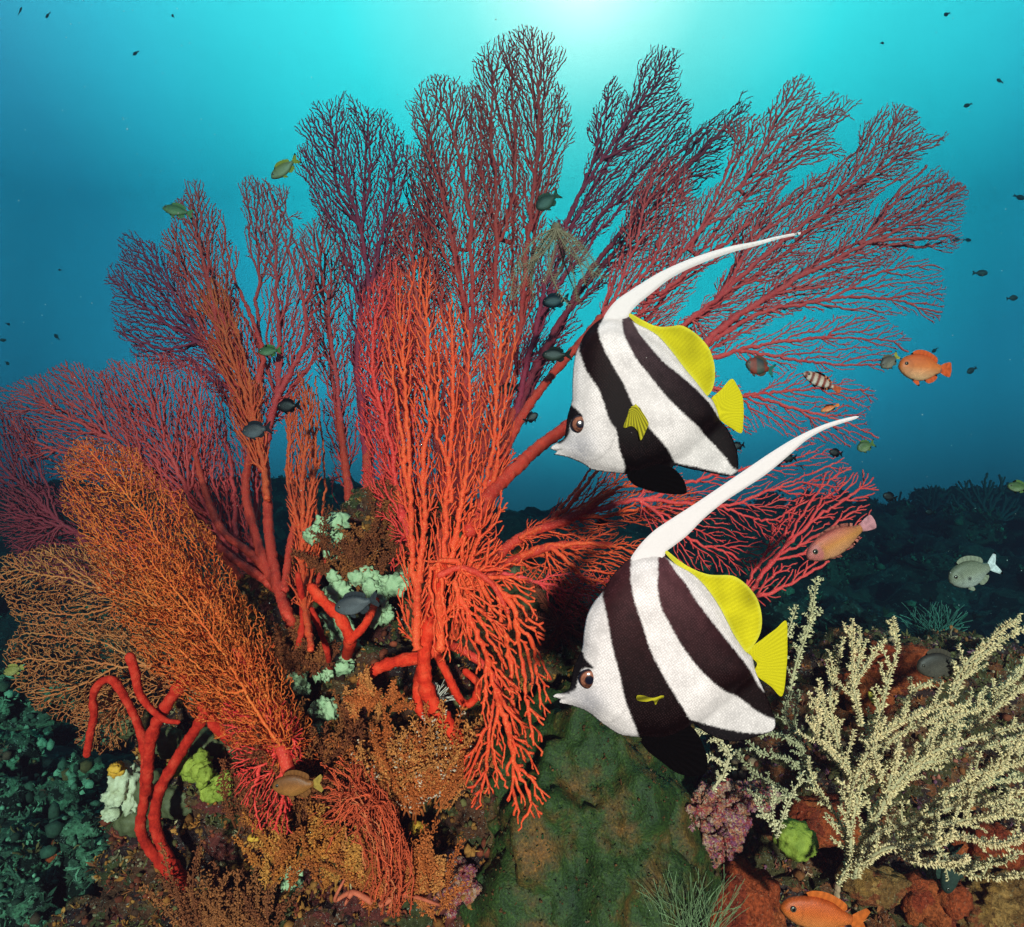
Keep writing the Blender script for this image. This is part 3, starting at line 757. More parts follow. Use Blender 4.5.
    build_fan('sea_fan', 'low rose and maroon sea fan at the far left edge behind the amber one', (272, 610), dC,
        [([(290, 640), (262, 600), (230, 565), (195, 500)], 8, 4)], [
        dict(poly=[(100,372),(150,352),(200,358),(215,420),(240,500),(250,560),(210,550),(160,500),(120,440)], spines=[[(255,590),(228,560),(190,490),(160,430),(140,378)],[(190,490),(200,420),(192,370)],[(160,430),(125,405),(108,385)]], mat=M_PINK, sp=5, r0=5),
        dict(poly=[(5,390),(60,362),(110,368),(150,420),(180,490),(140,495),(70,475),(8,445)], spines=[[(228,560),(170,490),(110,435),(40,405)],[(110,435),(90,395),(70,372)],[(150,470),(90,460),(30,440)]], mat=M_PINK, sp=5, r0=5),
        dict(poly=[(0,482),(60,480),(130,500),(200,560),(185,600),(100,592),(20,572)], spines=[[(250,600),(195,585),(120,555),(60,530),(8,512)],[(120,555),(70,500)],[(150,570),(90,575),(30,560)]], mat=M_MAROON, sp=5, r0=4),
        dict(poly=[(-40,420),(10,400),(40,450),(60,540),(20,560),(-40,500)], spines=[[(110,560),(60,520),(10,470),(-30,440)]], mat=M_MAROON, sp=5, r0=3),
        ], 7)
    # --- amber fan in front on the left
    dD = plane_depth(0.90, 280, 740, -0.02, 0.035)
    build_fan('sea_fan', 'amber orange sea fan leaning out to the left in front of the reef', (283, 760), dD,
        [([(296, 800), (283, 752), (262, 700), (235, 650)], 9, 5)], [
        dict(poly=[(62,472),(78,440),(122,446),(165,484),(208,528),(240,585),(272,640),(300,700),(306,765),(262,762),(205,722),(150,668),(108,600),(80,540)], spines=[[(284,750),(262,698),(232,640),(178,568),(136,510),(92,452)],[(262,698),(205,660),(160,600)]], mat=M_GOLD, sp=3.94, r0=3.5, r_tip=.66, bf=.30, csmin=-.1, pen=.35, ex=.15, net=.5),
        dict(poly=[(120,540),(170,540),(225,600),(270,670),(290,740),(240,745),(190,690),(150,620)], spines=[[(280,745),(245,690),(200,620),(150,560)],[(245,690),(220,690),(180,650)]], mat=M_GOLD, sp=4.26, r0=2.8, r_tip=.66, bf=.30, csmin=-.1, pen=.35, ex=.15, net=.5, dep=lambda x, y: dD(x, y) - .04),
        dict(poly=[(8,640),(60,618),(120,628),(180,648),(225,680),(180,702),(110,725),(50,718),(12,692)], spines=[[(258,700),(190,672),(120,665),(60,660),(10,662)],[(120,665),(70,690),(30,700)],[(150,668),(90,640),(40,635)]], mat=M_TAN, sp=5.00, r0=2.8, r_tip=.66, bf=.30, csmin=-.1, pen=.35, ex=.15, net=.5, dep=lambda x, y: dD(x, y) + .06),
        dict(poly=[(-10,572),(40,543),(100,548),(150,578),(205,620),(185,652),(100,640),(30,628)], spines=[[(240,655),(170,608),(100,588),(40,578),(2,582)],[(100,588),(60,560)],[(130,598),(80,615),(30,612)]], mat=M_TAN, sp=4.67, r0=2.8, r_tip=.66, bf=.30, csmin=-.1, pen=.35, ex=.15, net=.5, dep=lambda x, y: dD(x, y) + .04),
        dict(poly=[(215,700),(290,700),(302,760),(290,835),(252,835),(235,770)], spines=[[(284,752),(262,760),(255,800),(262,830)],[(284,752),(282,800),(275,828)],[(270,720),(240,715),(222,708)]], mat=M_RED, sp=5.5, r0=5, r_tip=.95),
        dict(poly=[(75,700),(120,690),(135,730),(105,760),(75,735)], spines=[[(160,672),(120,705),(90,735)]], mat=M_TAN, sp=4.51, r0=1.4, r_tip=.66, bf=.30, csmin=-.1, pen=.35, ex=.15, net=.5, dep=lambda x, y: dD(x, y) + .08),
        ], 8)
    # --- hanging scarlet tassels
    dH = plane_depth(0.90, 460, 570, 0.02, 0.02)
    build_fan('sea_fan', 'drooping orange red sea fan whose tassels hang down left of the lower striped fish', (452, 565), dH,
        [([(440, 575), (462, 568), (490, 582), (508, 612)], 4.5, 3.2), ([(432, 640), (462, 650), (490, 672), (505, 705)], 6, 4)], [
        dict(poly=[(485,540),(525,560),(547,620),(550,700),(540,765),(515,740),(503,670),(480,600)], spines=[[(462,568),(492,582),(515,622),(525,680),(533,745)],[(515,622),(537,650),(540,710)],[(500,592),(508,660),(515,725)]], mat=M_BRIGHT, sp=8.2, r0=4.5, r_tip=1.75, bf=.55, csmin=.1, pen=.6, knob=.35, double=False),
        dict(poly=[(455,590),(500,600),(512,680),(530,750),(547,800),(520,835),(503,785),(478,700)], spines=[[(455,580),(480,640),(500,705),(515,765),(530,800),(519,830)],[(500,705),(492,750),(505,785)],[(515,765),(540,790)]], mat=M_BRIGHT, sp=8.2, r0=4.5, r_tip=1.75, bf=.55, csmin=.1, pen=.6, knob=.35, double=False, dep=lambda x, y: dH(x, y) - .03),
        dict(poly=[(468,735),(500,725),(502,770),(482,815),(464,785)], spines=[[(495,690),(490,740),(480,805)],[(490,740),(472,780)]], mat=M_BRIGHT, sp=7.5, r0=3, r_tip=1.6, double=False),
        dict(poly=[(468,470),(490,500),(505,560),(490,620),(470,600),(462,540)], spines=[[(462,590),(478,540),(482,500),(474,465)],[(478,540),(496,520),(502,490)]], mat=M_BRIGHT, sp=7.5, r0=3.5, r_tip=1.4, bf=.6, csmin=.15, pen=.8, knob=.3, dep=lambda x, y: dH(x, y) + .02, double=False),
        dict(poly=[(425,560),(470,560),(478,620),(470,670),(440,660),(424,620)], spines=[[(440,560),(446,610),(450,662)],[(458,562),(464,610),(470,660)],[(430,570),(432,610),(434,650)]], mat=M_BRIGHT, sp=7.5, r0=3.5, r_tip=1.4, bf=.6, csmin=.2, pen=.8, knob=.3, dep=lambda x, y: dH(x, y) - .02, double=False),
        ], 9)
build_all_fans()
# ------------------------------------------------------------------ fish: outlines traced at true size, inflated to a real thickness
def resample(poly, step, closed=True):
    p = np.asarray(poly, float)
    if closed: p = np.vstack([p, p[:1]])
    out = []
    for a, b in zip(p[:-1], p[1:]):
        n = max(1, int(round(np.linalg.norm(b - a) / step)))
        out.append(a + (b - a) * (np.arange(n) / n)[:, None])
    return np.vstack(out)

def smooth_closed(poly, step):
    """Catmull-Rom round a closed outline"""
    p = np.asarray(poly, float); n = len(p); out = []
    for i in range(n):
        a, b, c, d = p[i - 1], p[i], p[(i + 1) % n], p[(i + 2) % n]
        m = max(1, int(round(np.linalg.norm(c - b) / step)))
        t = (np.arange(m) / m)[:, None]
        out.append(0.5 * (2 * b + (c - a) * t + (2 * a - 5 * b + 4 * c - d) * t**2 + (3 * b - a - 3 * c + d) * t**3))
    return np.vstack(out)

def seg_dist(pts, poly, closed=True):
    p = np.asarray(poly, float)
    q = np.roll(p, -1, 0) if closed else p[1:]
    p = p if closed else p[:-1]
    d = np.full(len(pts), 1e9)
    for a, b in zip(p, q):
        ab = b - a; l = ab.dot(ab) + 1e-12
        t = np.clip(((pts - a) @ ab) / l, 0, 1)
        d = np.minimum(d, np.linalg.norm(pts - (a + t[:, None] * ab), axis=1))
    return d

def sdf(poly, pts):
    d = seg_dist(pts, poly)
    return np.where(inside(poly, pts), d, -d)

def flat_mesh(outline, step, seed=0):
    rs = np.random.RandomState(seed)
    poly = np.asarray(outline, float)
    lo, hi = poly.min(0), poly.max(0)
    gx = np.arange(lo[0], hi[0], step); gy = np.arange(lo[1], hi[1], step * 0.866)
    X, Y = np.meshgrid(gx, gy); X = X + (np.arange(len(gy)) % 2)[:, None] * step * 0.5
    pts = np.stack([X.ravel(), Y.ravel()], 1)
    pts = pts[inside(poly, pts)]
    if len(pts): pts = pts[seg_dist(pts, poly) > step * 0.55]
    allp = np.vstack([poly, pts]) if len(pts) else poly
    vs_ = [Vector((float(a), float(b))) for a, b in allp]
    es = [(i, (i + 1) % len(poly)) for i in range(len(poly))]
    r = geometry.delaunay_2d_cdt(vs_, es, [], 1, 1e-5)
    V = np.array([(v.x, v.y) for v in r[0]]); F = [tuple(f) for f in r[2]]
    bd = seg_dist(V, poly) < step * 0.02
    return V, F, bd

def inflate(mb, outline, step, thick, to3d, colour=None, bend=None):
    """two skins joined at the rim; thick(V) is the half thickness, to3d maps (x, y, offset) to the world"""
    V, F, bd = flat_mesh(outline, step)
    t = np.where(bd, 0.0, np.maximum(thick(V), 0.0))
    off = bend(V) if bend is not None else np.zeros(len(V))
    n = len(V)
    back = np.full(n, -1); k = n
    for i in range(n):
        if bd[i]: back[i] = i
        else: back[i] = k; k += 1
    A = to3d(V, off - t); B = to3d(V[~bd], (off + t)[~bd])
    W = np.vstack([A, B])
    FF = list(F) + [tuple(int(back[i]) for i in reversed(f)) for f in F]
    # keep the near skin facing the viewer
    f0 = F[0]; nrm = np.cross(W[f0[1]] - W[f0[0]], W[f0[2]] - W[f0[0]])
    if nrm[1] > 0: FF = [tuple(reversed(f)) for f in FF]
    c = None
    if colour is not None:
        cc = colour(V); c = np.vstack([cc, cc[~bd]])
    mb.add(W, FF, c)

def sstep(x, a, b):
    t = np.clip((x - a) / (b - a), 0, 1); return t * t * (3 - 2 * t)

def fish_skin(name, rough=0.45, scale=0, bump=0.25, speck=0.12, spec=0.4):
    m, nt, b = mat_new(name, rough, spec)
    a = N(nt, 'VertexColor', layer_name='Col')
    if scale:
        tc = N(nt, 'TexCoord')
        mp = N(nt, 'Mapping'); mp.inputs['Rotation'].default_value = (0, math.radians(35), 0); mp.inputs['Scale'].default_value = (1, .25, 1)
        v = N(nt, 'TexVoronoi', Scale=scale); v.inputs['Randomness'].default_value = 0.35
        nt.links.new(tc.outputs['Object'], mp.inputs[0]); nt.links.new(mp.outputs[0], v.inputs['Vector'])
        r = ramp(nt, [(0.15, (1, 1, 1)), (0.60, (1 - speck,) * 3)])
        nt.links.new(v.outputs['Distance'], r.inputs[0])
        mx = N(nt, 'MixRGB', blend_type='MULTIPLY', Fac=1.0)
        nt.links.new(a.outputs[0], mx.inputs[1]); nt.links.new(r.outputs[0], mx.inputs[2])
        nz = N(nt, 'TexNoise', Scale=60, Detail=4); nt.links.new(tc.outputs['Object'], nz.inputs['Vector'])
        r2 = ramp(nt, [(0.3, (0.86, 0.86, 0.86)), (0.7, (1.06, 1.06, 1.06))]); nt.links.new(nz.outputs['Fac'], r2.inputs[0])
        m2 = N(nt, 'MixRGB', blend_type='MULTIPLY', Fac=1.0)
        nt.links.new(mx.outputs[0], m2.inputs[1]); nt.links.new(r2.outputs[0], m2.inputs[2])
        dt = ramp(nt, [(0.08, (0.016, 0.009, 0.010)), (0.36, (0, 0, 0))]); nt.links.new(v.outputs['Distance'], dt.inputs[0])
        m3 = N(nt, 'MixRGB', blend_type='ADD', Fac=1.0); nt.links.new(m2.outputs[0], m3.inputs[1]); nt.links.new(dt.outputs[0], m3.inputs[2])
        nt.links.new(m3.outputs[0], b.inputs['Base Color'])
        bp = N(nt, 'Bump', Strength=bump, Distance=0.0006); bp.invert = True
        nt.links.new(v.outputs['Distance'], bp.inputs['Height']); nt.links.new(bp.outputs[0], b.inputs['Normal'])
    else:
        nt.links.new(a.outputs[0], b.inputs['Base Color'])
    return m

M_SCALE = fish_skin('scaly_fish_skin', 0.60, 470, 0.34, 0.30, 0.08)
M_FIN = fish_skin('fin_skin', 0.7, spec=0.05)
M_BLACKFIN = fish_skin('black_fin_skin', 0.9, spec=0.0)
M_SMALL = fish_skin('small_fish_skin', 0.5, 420, 0.4, 0.40, 0.25)
M_EYE = fish_skin('fish_eye', 0.16, spec=0.45)

def zoomed(pts, ox, oy, k): return np.array([(ox + x / k, oy + y / k) for x, y in pts])

def bannerfish(label, z, Y, d, seed):
    """d: dictionary of outlines in zoomed picture units, z: (ox, oy, scale)"""
    g = {k: zoomed(v, *z) for k, v in d.items() if isinstance(v, list)}
    ctr = g['outline'].mean(0)
    root = thing('bannerfish', label, 'bannerfish', P(ctr[0], ctr[1], Y), 'striped bannerfish swimming past the fans')
    s = K * Y
    def to3d(V, off):
        return np.stack([(V[:, 0] - 512) * s, Y + off * s, CZ - (V[:, 1] - 463.5) * s], 1)
    out = smooth_closed(g['outline'], 1.6)
    flesh = smooth_closed(g['flesh'], 3.0)
    s1, s2 = smooth_closed(g['stripe_a'], 3), smooth_closed(g['stripe_b'], 3)
    mask = smooth_closed(g['mask'], 2)
    rim = smooth_closed(g['rim'], 2)
    white = np.array((0.78, 0.765, 0.755)); dark = np.array(d['dark']); black = np.array((0.006, 0.005, 0.006))
    ex, ey = g['eye'][0]
    def jag(V, a=0.9):
        return np.array([0.35 * noise.noise((x * 0.3, y * 0.3, seed)) + 1.1 * noise.noise((x * .9, y * .9, seed + 9)) for x, y in V]) * a
    ymin, ymax = out[:, 1].min(), out[:, 1].max()
    def colour(V):
        j = jag(V)
        c = np.tile(white, (len(V), 1))
        # greyish cheeks and belly, faint warm cast on the nape
        f = np.array([0.5 + 0.5 * noise.noise((x * .06, y * .06, seed + 3)) for x, y in V])
        c = c * (0.80 + 0.24 * f)[:, None] * np.array((1.0, .985, .975))
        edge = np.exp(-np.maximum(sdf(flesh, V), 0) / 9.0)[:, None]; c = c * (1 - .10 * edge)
        hd = np.exp(-(((V[:, 0] - ex + 2) / 18)**2 + ((V[:, 1] - ey - 18) / 14)**2))
        c = c * (1 - 0.30 * hd[:, None] * np.array((1, .95, .85)))
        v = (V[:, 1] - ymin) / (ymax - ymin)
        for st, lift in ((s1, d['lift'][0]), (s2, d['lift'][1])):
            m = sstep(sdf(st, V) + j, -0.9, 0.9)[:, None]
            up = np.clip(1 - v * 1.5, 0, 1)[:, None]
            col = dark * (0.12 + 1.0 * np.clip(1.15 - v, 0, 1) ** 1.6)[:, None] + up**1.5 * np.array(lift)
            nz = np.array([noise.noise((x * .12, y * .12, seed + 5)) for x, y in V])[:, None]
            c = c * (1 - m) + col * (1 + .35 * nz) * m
        m = sstep(sdf(mask, V) + j, -0.8, 0.8)[:, None]; c = c * (1 - m) + black * m
        m = sstep(sdf(rim, V) + j, -0.8, 0.8)[:, None]; c = c * (1 - m) + black * m
        ck = np.exp(-((np.hypot((V[:, 0] - ex - 1.5) / 1.15, V[:, 1] - ey - 27) / 12) ** 2))
        mt = np.array([.5 + .9 * noise.noise((x * .55, y * .55, seed + 21)) for x, y in V])
        w_ = (ck * np.clip(mt, 0, 1) * .75)[:, None]; c = c * (1 - w_) + np.array((.30, .31, .36)) * w_
        # gill cover crease
        gl = seg_dist(V, g['gill'], False)
        c = c * (1 - 0.22 * np.exp(-(gl / 0.8)**2))[:, None]
        ml = seg_dist(V, g['mouth'], False)
        c = c * (1 - 0.65 * np.exp(-(ml / 0.7)**2))[:, None]
        return c
    def thick(V):
        dd = np.maximum(sdf(flesh, V), 0)
        D = 50.0
        t = 19.0 * np.sqrt(np.maximum(0, 1 - (1 - np.minimum(dd / D, 1))**2))
        sx = (V[:, 0] - out[:, 0].min())
        t *= 0.35 + 0.65 * sstep(sx, 0, 45)
        rim_t = 1.1 * np.minimum(1, np.maximum(sdf(out, V), 0) / 3)
        gl = seg_dist(V, g['gill'], False)
        return np.maximum(t, rim_t) - 0.7 * np.exp(-(gl / 1.5)**2)
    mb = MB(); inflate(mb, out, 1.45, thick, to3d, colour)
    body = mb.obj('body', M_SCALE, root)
    # relax the ridge lines left by the inflation
    md = body.modifiers.new('relax', 'SMOOTH'); md.factor = 0.5; md.iterations = 60
    md.use_x = False; md.use_z = False; md.use_y = True
    def rays(focus, n, base, tip_dark=0.0, amp=0.16):
        fx, fy = focus
        def f(V):
            a = np.arctan2(V[:, 1] - fy, V[:, 0] - fx)
            w = 0.5 + 0.5 * np.cos(a * n)
            return np.array(base) * (1 - amp + amp * w)[:, None]
        return f
    def fin(name, key, base, focus, n, th=1.3, off=0.0, bend=None, step=1.5, mat=None, col=None, amp=0.16):
        o = smooth_closed(g[key], 1.6) if d.get('sm_' + key, True) else resample(g[key], 1.6)
        fx, fy = focus
        def tk(V):
            a = np.arctan2(V[:, 1] - fy, V[:, 0] - fx)
            return th * np.minimum(1, sdf(o, V) / 2.5) * (0.80 + 0.20 * np.cos(a * n))
        m = MB()
        inflate(m, o, step, tk, to3d, col or rays(focus, n, base, amp=amp), bend or (lambda V: np.full(len(V), off)))
        o_ = m.obj(name, mat or M_FIN, root); o_.data.set_sharp_from_angle(angle=math.radians(50)); return o_
    yel = (0.46, 0.43, 0.008)
    def dcol(V):
        b = rays(d['f_dorsal'], 330, yel)(V)
        b = b * (1 + .10 * jag(V)[:, None]) * np.array([.85 + .4 * noise.noise((x * .05, y * .05, seed + 33)) for x, y in V])[:, None]
        e = np.clip(1 - seg_dist(V, g['dorsal'], True) / 3.5, 0, 1)[:, None] * 0.35
        return b * (1 - e) + np.array((0.62, 0.66, 0.08)) * e
    fin('dorsal_fin', 'dorsal', yel, d['f_dorsal'], 330, th=1.2, col=dcol)
    def wcol(V):
        return np.tile(np.array((0.58, 0.57, 0.565)), (len(V), 1)) * (0.96 + 0.04 * jag(V))[:, None]
    fin('banner_streamer', 'banner', (0.8, 0.8, 0.79), (0, 0), 0, th=1.9, col=wcol, mat=M_FIN,
        bend=lambda V: 0.03 * np.maximum(0, V[:, 0] - g['banner'][0][0]))
    fin('tail_fin', 'tail', yel, d['f_tail'], 88, th=1.1, amp=0.25, bend=lambda V: 0.10 * (V[:, 0] - d['f_tail'][0]))
    fin('pelvic_fin', 'pelvic', (0.002, 0.002, 0.002), tuple(g['pelvic'][0]), 56, th=1.3, off=-5.0, amp=.3, mat=M_BLACKFIN)
    fin('pectoral_fin', 'pectoral', (0.36, 0.34, 0.015), tuple(g['pectoral'][0]), d.get('pec_n', 60), th=0.8, amp=0.85,
        bend=lambda V: -17.5 - 0.12 * np.linalg.norm(V - g['pectoral'][0], axis=1), step=1.0)
    # eye: a bulging lens with dark rim, bronze iris and black pupil
    R = d['eye_r']
    m = MB(); V = []; F = []; col = []
    nr, na = 14, 36
    off_eye = -float(thick(np.array([[ex, ey]]))[0])
    for i in range(nr + 1):
        q = i / nr
        for j in range(na):
            a = 2 * math.pi * j / na
            V.append((ex + R * q * math.cos(a), ey + R * q * math.sin(a), off_eye + 1.6 - 3.8 * math.sqrt(max(0, 1 - q * q * 0.96))))
            if q < .38: cc = (0.004, 0.005, 0.012)
            elif q < .46: cc = (0.03, 0.012, 0.012)
            elif q < .84:
                h = max(.15, .62 - .42 * math.cos(a + 2.0) * -1 + .7 * noise.noise((math.cos(a) * 3, math.sin(a) * 3, q * 9 + seed))); cc = (0.22 * h, 0.088 * h, 0.050 * h)
            elif q < .90: cc = (0.05, 0.02, 0.016)
            else: cc = (0.012, 0.009, 0.010)
            col.append(cc)
    for i in range(nr):
        for j in range(na):
            k = (j + 1) % na
            F.append((i * na + j, i * na + k, (i + 1) * na + k, (i + 1) * na + j))
    V = np.array(V)
    m.add(to3d(V[:, :2], V[:, 2]), F, np.array(col))
    m.obj('eye', M_EYE, root)
    return root

Z1, Z2 = (520, 210, 2.844), (520, 400, 2.378)
FISH_UP = dict(
    outline=[(86,679),(92,670),(108,660),(125,648),(130,625),(134,592),(142,562),(148,540),(149,500),(151,455),(158,410),(169,384),(185,352),(208,326),(238,305),(262,296),(300,300),(330,322),(362,338),(395,360),(432,402),(470,452),(502,490),(530,526),(547,540),(560,568),(570,598),(590,622),(607,655),(619,695),(621,735),(616,751),(592,757),(560,752),(520,744),(480,736),(440,727),(425,750),(380,770),(330,768),(304,752),(250,746),(205,738),(180,722),(140,705),(112,698),(96,696),(104,687)],
    flesh=[(88,679),(128,645),(140,565),(150,500),(158,410),(190,350),(250,318),(330,345),(420,410),(500,492),(545,540),(566,595),(520,640),(470,690),(420,715),(340,748),(304,748),(250,742),(180,720),(112,695)],
    stripe_a=[(168,383),(174,430),(188,468),(214,510),(233,560),(245,600),(266,632),(274,680),(294,730),(300,775),(380,800),(440,760),(442,728),(430,705),(400,668),(370,638),(340,602),(310,558),(290,512),(264,465),(240,420),(224,380),(220,340),(238,303),(200,300)],
    stripe_b=[(296,296),(288,345),(298,385),(325,437),(360,482),(400,532),(450,582),(500,622),(550,667),(588,710),(606,735),(640,735),(640,680),(600,622),(560,588),(530,550),(490,510),(442,470),(402,440),(368,400),(347,370),(328,335),(316,300)],
    mask=[(140,552),(130,580),(122,622),(104,656),(112,666),(130,652),(140,632),(145,604),(160,592),(176,590),(160,570)],
    rim=[(425,715),(455,722),(490,728),(530,738),(570,747),(596,753),(592,764),(555,762),(500,752),(440,740)],
    gill=[(262,640),(255,670),(235,695),(215,712),(190,715)], mouth=[(86,680),(104,682),(118,680)],
    eye=[(168,611)], eye_r=9.0,
    dorsal=[(298,288),(318,296),(345,311),(375,326),(400,332),(428,331),(458,328),(490,344),(518,368),(540,398),(553,440),(554,480),(546,512),(530,530),(516,512),(502,490),(470,452),(432,402),(395,360),(362,338),(330,322)],
    f_dorsal=(560, 480),
    banner=[(270,318),(238,312),(250,285),(275,256),(310,231),(350,205),(400,175),(460,147),(520,124),(600,100),(680,84),(740,69),(806,57),(806,63),(740,78),(680,97),(600,119),(520,149),(470,171),(420,200),(375,236),(340,264),(318,287),(304,310)],
    tail=[(545,538),(572,512),(604,479),(622,498),(637,528),(641,562),(640,600),(634,634),(605,620),(566,592),(560,566)],
    f_tail=(520 + 515 / 2.844, 210 + 575 / 2.844),
    pelvic=[(310,740),(302,756),(308,768),(330,786),(380,801),(430,808),(466,806),(470,795),(462,768),(440,740),(415,728),(370,722)],
    pectoral=[(308,540),(296,585),(284,622),(306,618),(322,632),(330,657),(346,628),(352,608),(334,575),(318,545)],
    dark=(0.006, 0.002, 0.002), lift=((0.003, 0.001, 0.001), (0.06, 0.04, 0.045)))
FISH_LOW = dict(
    outline=[(77,706),(86,699),(98,697),(116,690),(122,668),(126,642),(138,612),(148,590),(152,552),(160,512),(175,482),(196,456),(214,426),(238,396),(262,378),(290,370),(320,368),(340,370),(370,390),(408,412),(440,442),(475,492),(508,556),(535,596),(552,612),(562,650),(585,700),(598,735),(607,762),(605,782),(590,792),(560,801),(520,812),(480,808),(440,790),(410,770),(400,800),(360,830),(320,830),(288,804),(240,796),(200,772),(160,741),(120,726),(92,720),(96,712)],
    flesh=[(80,706),(120,685),(140,612),(152,552),(178,482),(216,430),(262,388),(330,376),(400,420),(450,470),(500,556),(545,605),(558,648),(510,690),(460,735),(420,765),(350,800),(288,800),(240,792),(160,737),(105,720)],
    stripe_a=[(196,452),(204,520),(214,580),(228,632),(240,690),(255,732),(274,780),(286,806),(320,850),(400,830),(412,772),(390,738),(360,690),(330,640),(300,580),(284,530),(265,470),(258,420),(262,374),(220,400)],
    stripe_b=[(332,360),(318,430),(325,482),(350,532),(380,582),(420,632),(470,677),(520,707),(560,737),(598,757),(625,760),(615,720),(575,688),(550,650),(520,610),(480,560),(440,510),(410,470),(386,430),(366,405),(345,370)],
    mask=[(142,594),(122,632),(106,668),(92,694),(110,698),(130,684),(136,664),(140,652),(150,632),(172,628),(155,612)],
    rim=[(398,752),(430,766),(465,776),(510,786),(560,792),(596,790),(592,800),(555,812),(500,822),(440,806),(405,785)],
    gill=[(246,690),(246,715),(232,742),(210,760),(185,765)], mouth=[(77,707),(94,709),(108,706)],
    eye=[(161,655)], eye_r=10.0,
    dorsal=[(334,350),(352,360),(378,381),(410,401),(450,415),(500,417),(522,426),(545,446),(565,475),(575,515),(572,552),(556,583),(536,600),(508,556),(475,492),(440,442),(408,412),(370,390)],
    f_dorsal=(560, 700),
    banner=[(296,392),(262,384),(284,346),(320,310),(365,280),(420,245),(480,205),(540,165),(600,125),(660,89),(720,61),(770,45),(809,37),(809,43),(740,66),(690,93),(640,135),(590,176),(540,209),(490,241),(440,281),(400,321),(368,346),(348,362),(336,388)],
    tail=[(543,600),(580,570),(612,548),(639,529),(642,580),(640,640),(629,708),(600,684),(560,652),(566,628)],
    f_tail=(520 + 505 / 2.378, 400 + 640 / 2.378),
    pelvic=[(300,790),(286,806),(300,828),(330,852),(370,881),(410,889),(436,882),(442,855),(432,815),(408,775),(370,762)],
    pectoral=[(352,678),(330,684),(305,690),(284,684),(268,683),(268,694),(290,698),(306,696),(311,706),(320,694),(340,689)],
    pec_n=20,
    dark=(0.012, 0.0025, 0.0025), lift=((0.035, 0.011, 0.014), (0.075, 0.03, 0.036)))
bannerfish('upper black and white striped bannerfish with its yellow side fin fanned open', Z1, 0.62, FISH_UP, 2.0)
bannerfish('lower and larger striped bannerfish with maroon bands, above the green boulder', Z2, 0.57, FISH_LOW, 7.0)
# ------------------------------------------------------------------ sponges, soft corals, hydroids
def knobs(name, label, cat, spots, mat, sub=3, amp=.2, group=None, fine=.08, freq=2.4, seed=0, k=1.0):
    """one thing of several fused lobes; spots: (px, py, Y, rx, ry)"""
    a = spots[0]
    mb = MB()
    for i, (x, y, Y, rx, ry) in enumerate(spots):
        at_blob(mb, x, y, Y, rx, ry, min(rx, ry) * k, sub=sub, amp=amp, freq=freq, seed=seed + i * 1.3, fine=fine)
    o = mb.obj(name, mat, loc=P(a[0], a[1], a[2]))
    return tag(o, label, cat, group)

M_MINT = noisy('mint_sponge_skin', [(0.3, (0.26, 0.36, 0.19)), (0.7, (0.44, 0.50, 0.29))], 70, rough=.7, bump=.5, bscale=260, bdist=.002)
M_LIME = noisy('lime_sponge_skin', [(0.3, (0.16, 0.19, 0.02)), (0.7, (0.34, 0.35, 0.05))], 60, rough=.7, bump=.7, bscale=220, bdist=.003)
M_OLIVE = noisy('olive_sponge_skin', [(0.3, (0.05, 0.05, 0.02)), (0.7, (0.14, 0.13, 0.06))], 40, rough=.6, bump=.5, bscale=200, bdist=.002)
M_CREAMSP = noisy('cream_sponge_skin', [(0.3, (0.36, 0.34, 0.20)), (0.7, (0.58, 0.55, 0.38))], 50, rough=.7, bump=.5, bscale=160, bdist=.003)
M_RUST = encrust('rust_sponge_skin', [(0.30,0.035,0.012),(0.38,0.055,0.016),(0.24,0.03,0.012),(0.42,0.075,0.02),(0.20,0.028,0.014)], 10, (0.5,0.25,0.15), fine=190, amt=.45, rough=.7)
M_ORANGE = noisy('orange_sponge_skin', [(0.3, (0.55, 0.20, 0.02)), (0.7, (0.70, 0.36, 0.04))], 60, rough=.6, bump=.4)
M_OCHRE = encrust('ochre_sponge_skin', [(0.30,0.12,0.03),(0.22,0.085,0.025),(0.40,0.17,0.05),(0.26,0.06,0.02),(0.16,0.08,0.03)], 14, (0.5,0.4,0.25), fine=180, amt=.4)
M_PINKC = encrust('pink_coralline', [(0.52,0.10,0.08),(0.34,0.08,0.16),(0.58,0.20,0.10),(0.60,0.34,0.24),(0.44,0.05,0.05),(0.30,0.14,0.05)], 60, (0.6,0.4,0.4), fine=240)

def clump(cx, cy, Y, n, sx, sy, r, seed):
    rs = random.Random(seed); out = []
    for _ in range(n):
        a = rs.uniform(0, 6.28); q = rs.random() ** .5
        rr = r * rs.uniform(.55, 1.25)
        out.append((cx + sx * q * math.cos(a), cy + sy * q * math.sin(a), Y + rs.uniform(-.012, .012), rr * rs.uniform(.9, 1.8), rr * rs.uniform(.9, 1.7)))
    return out

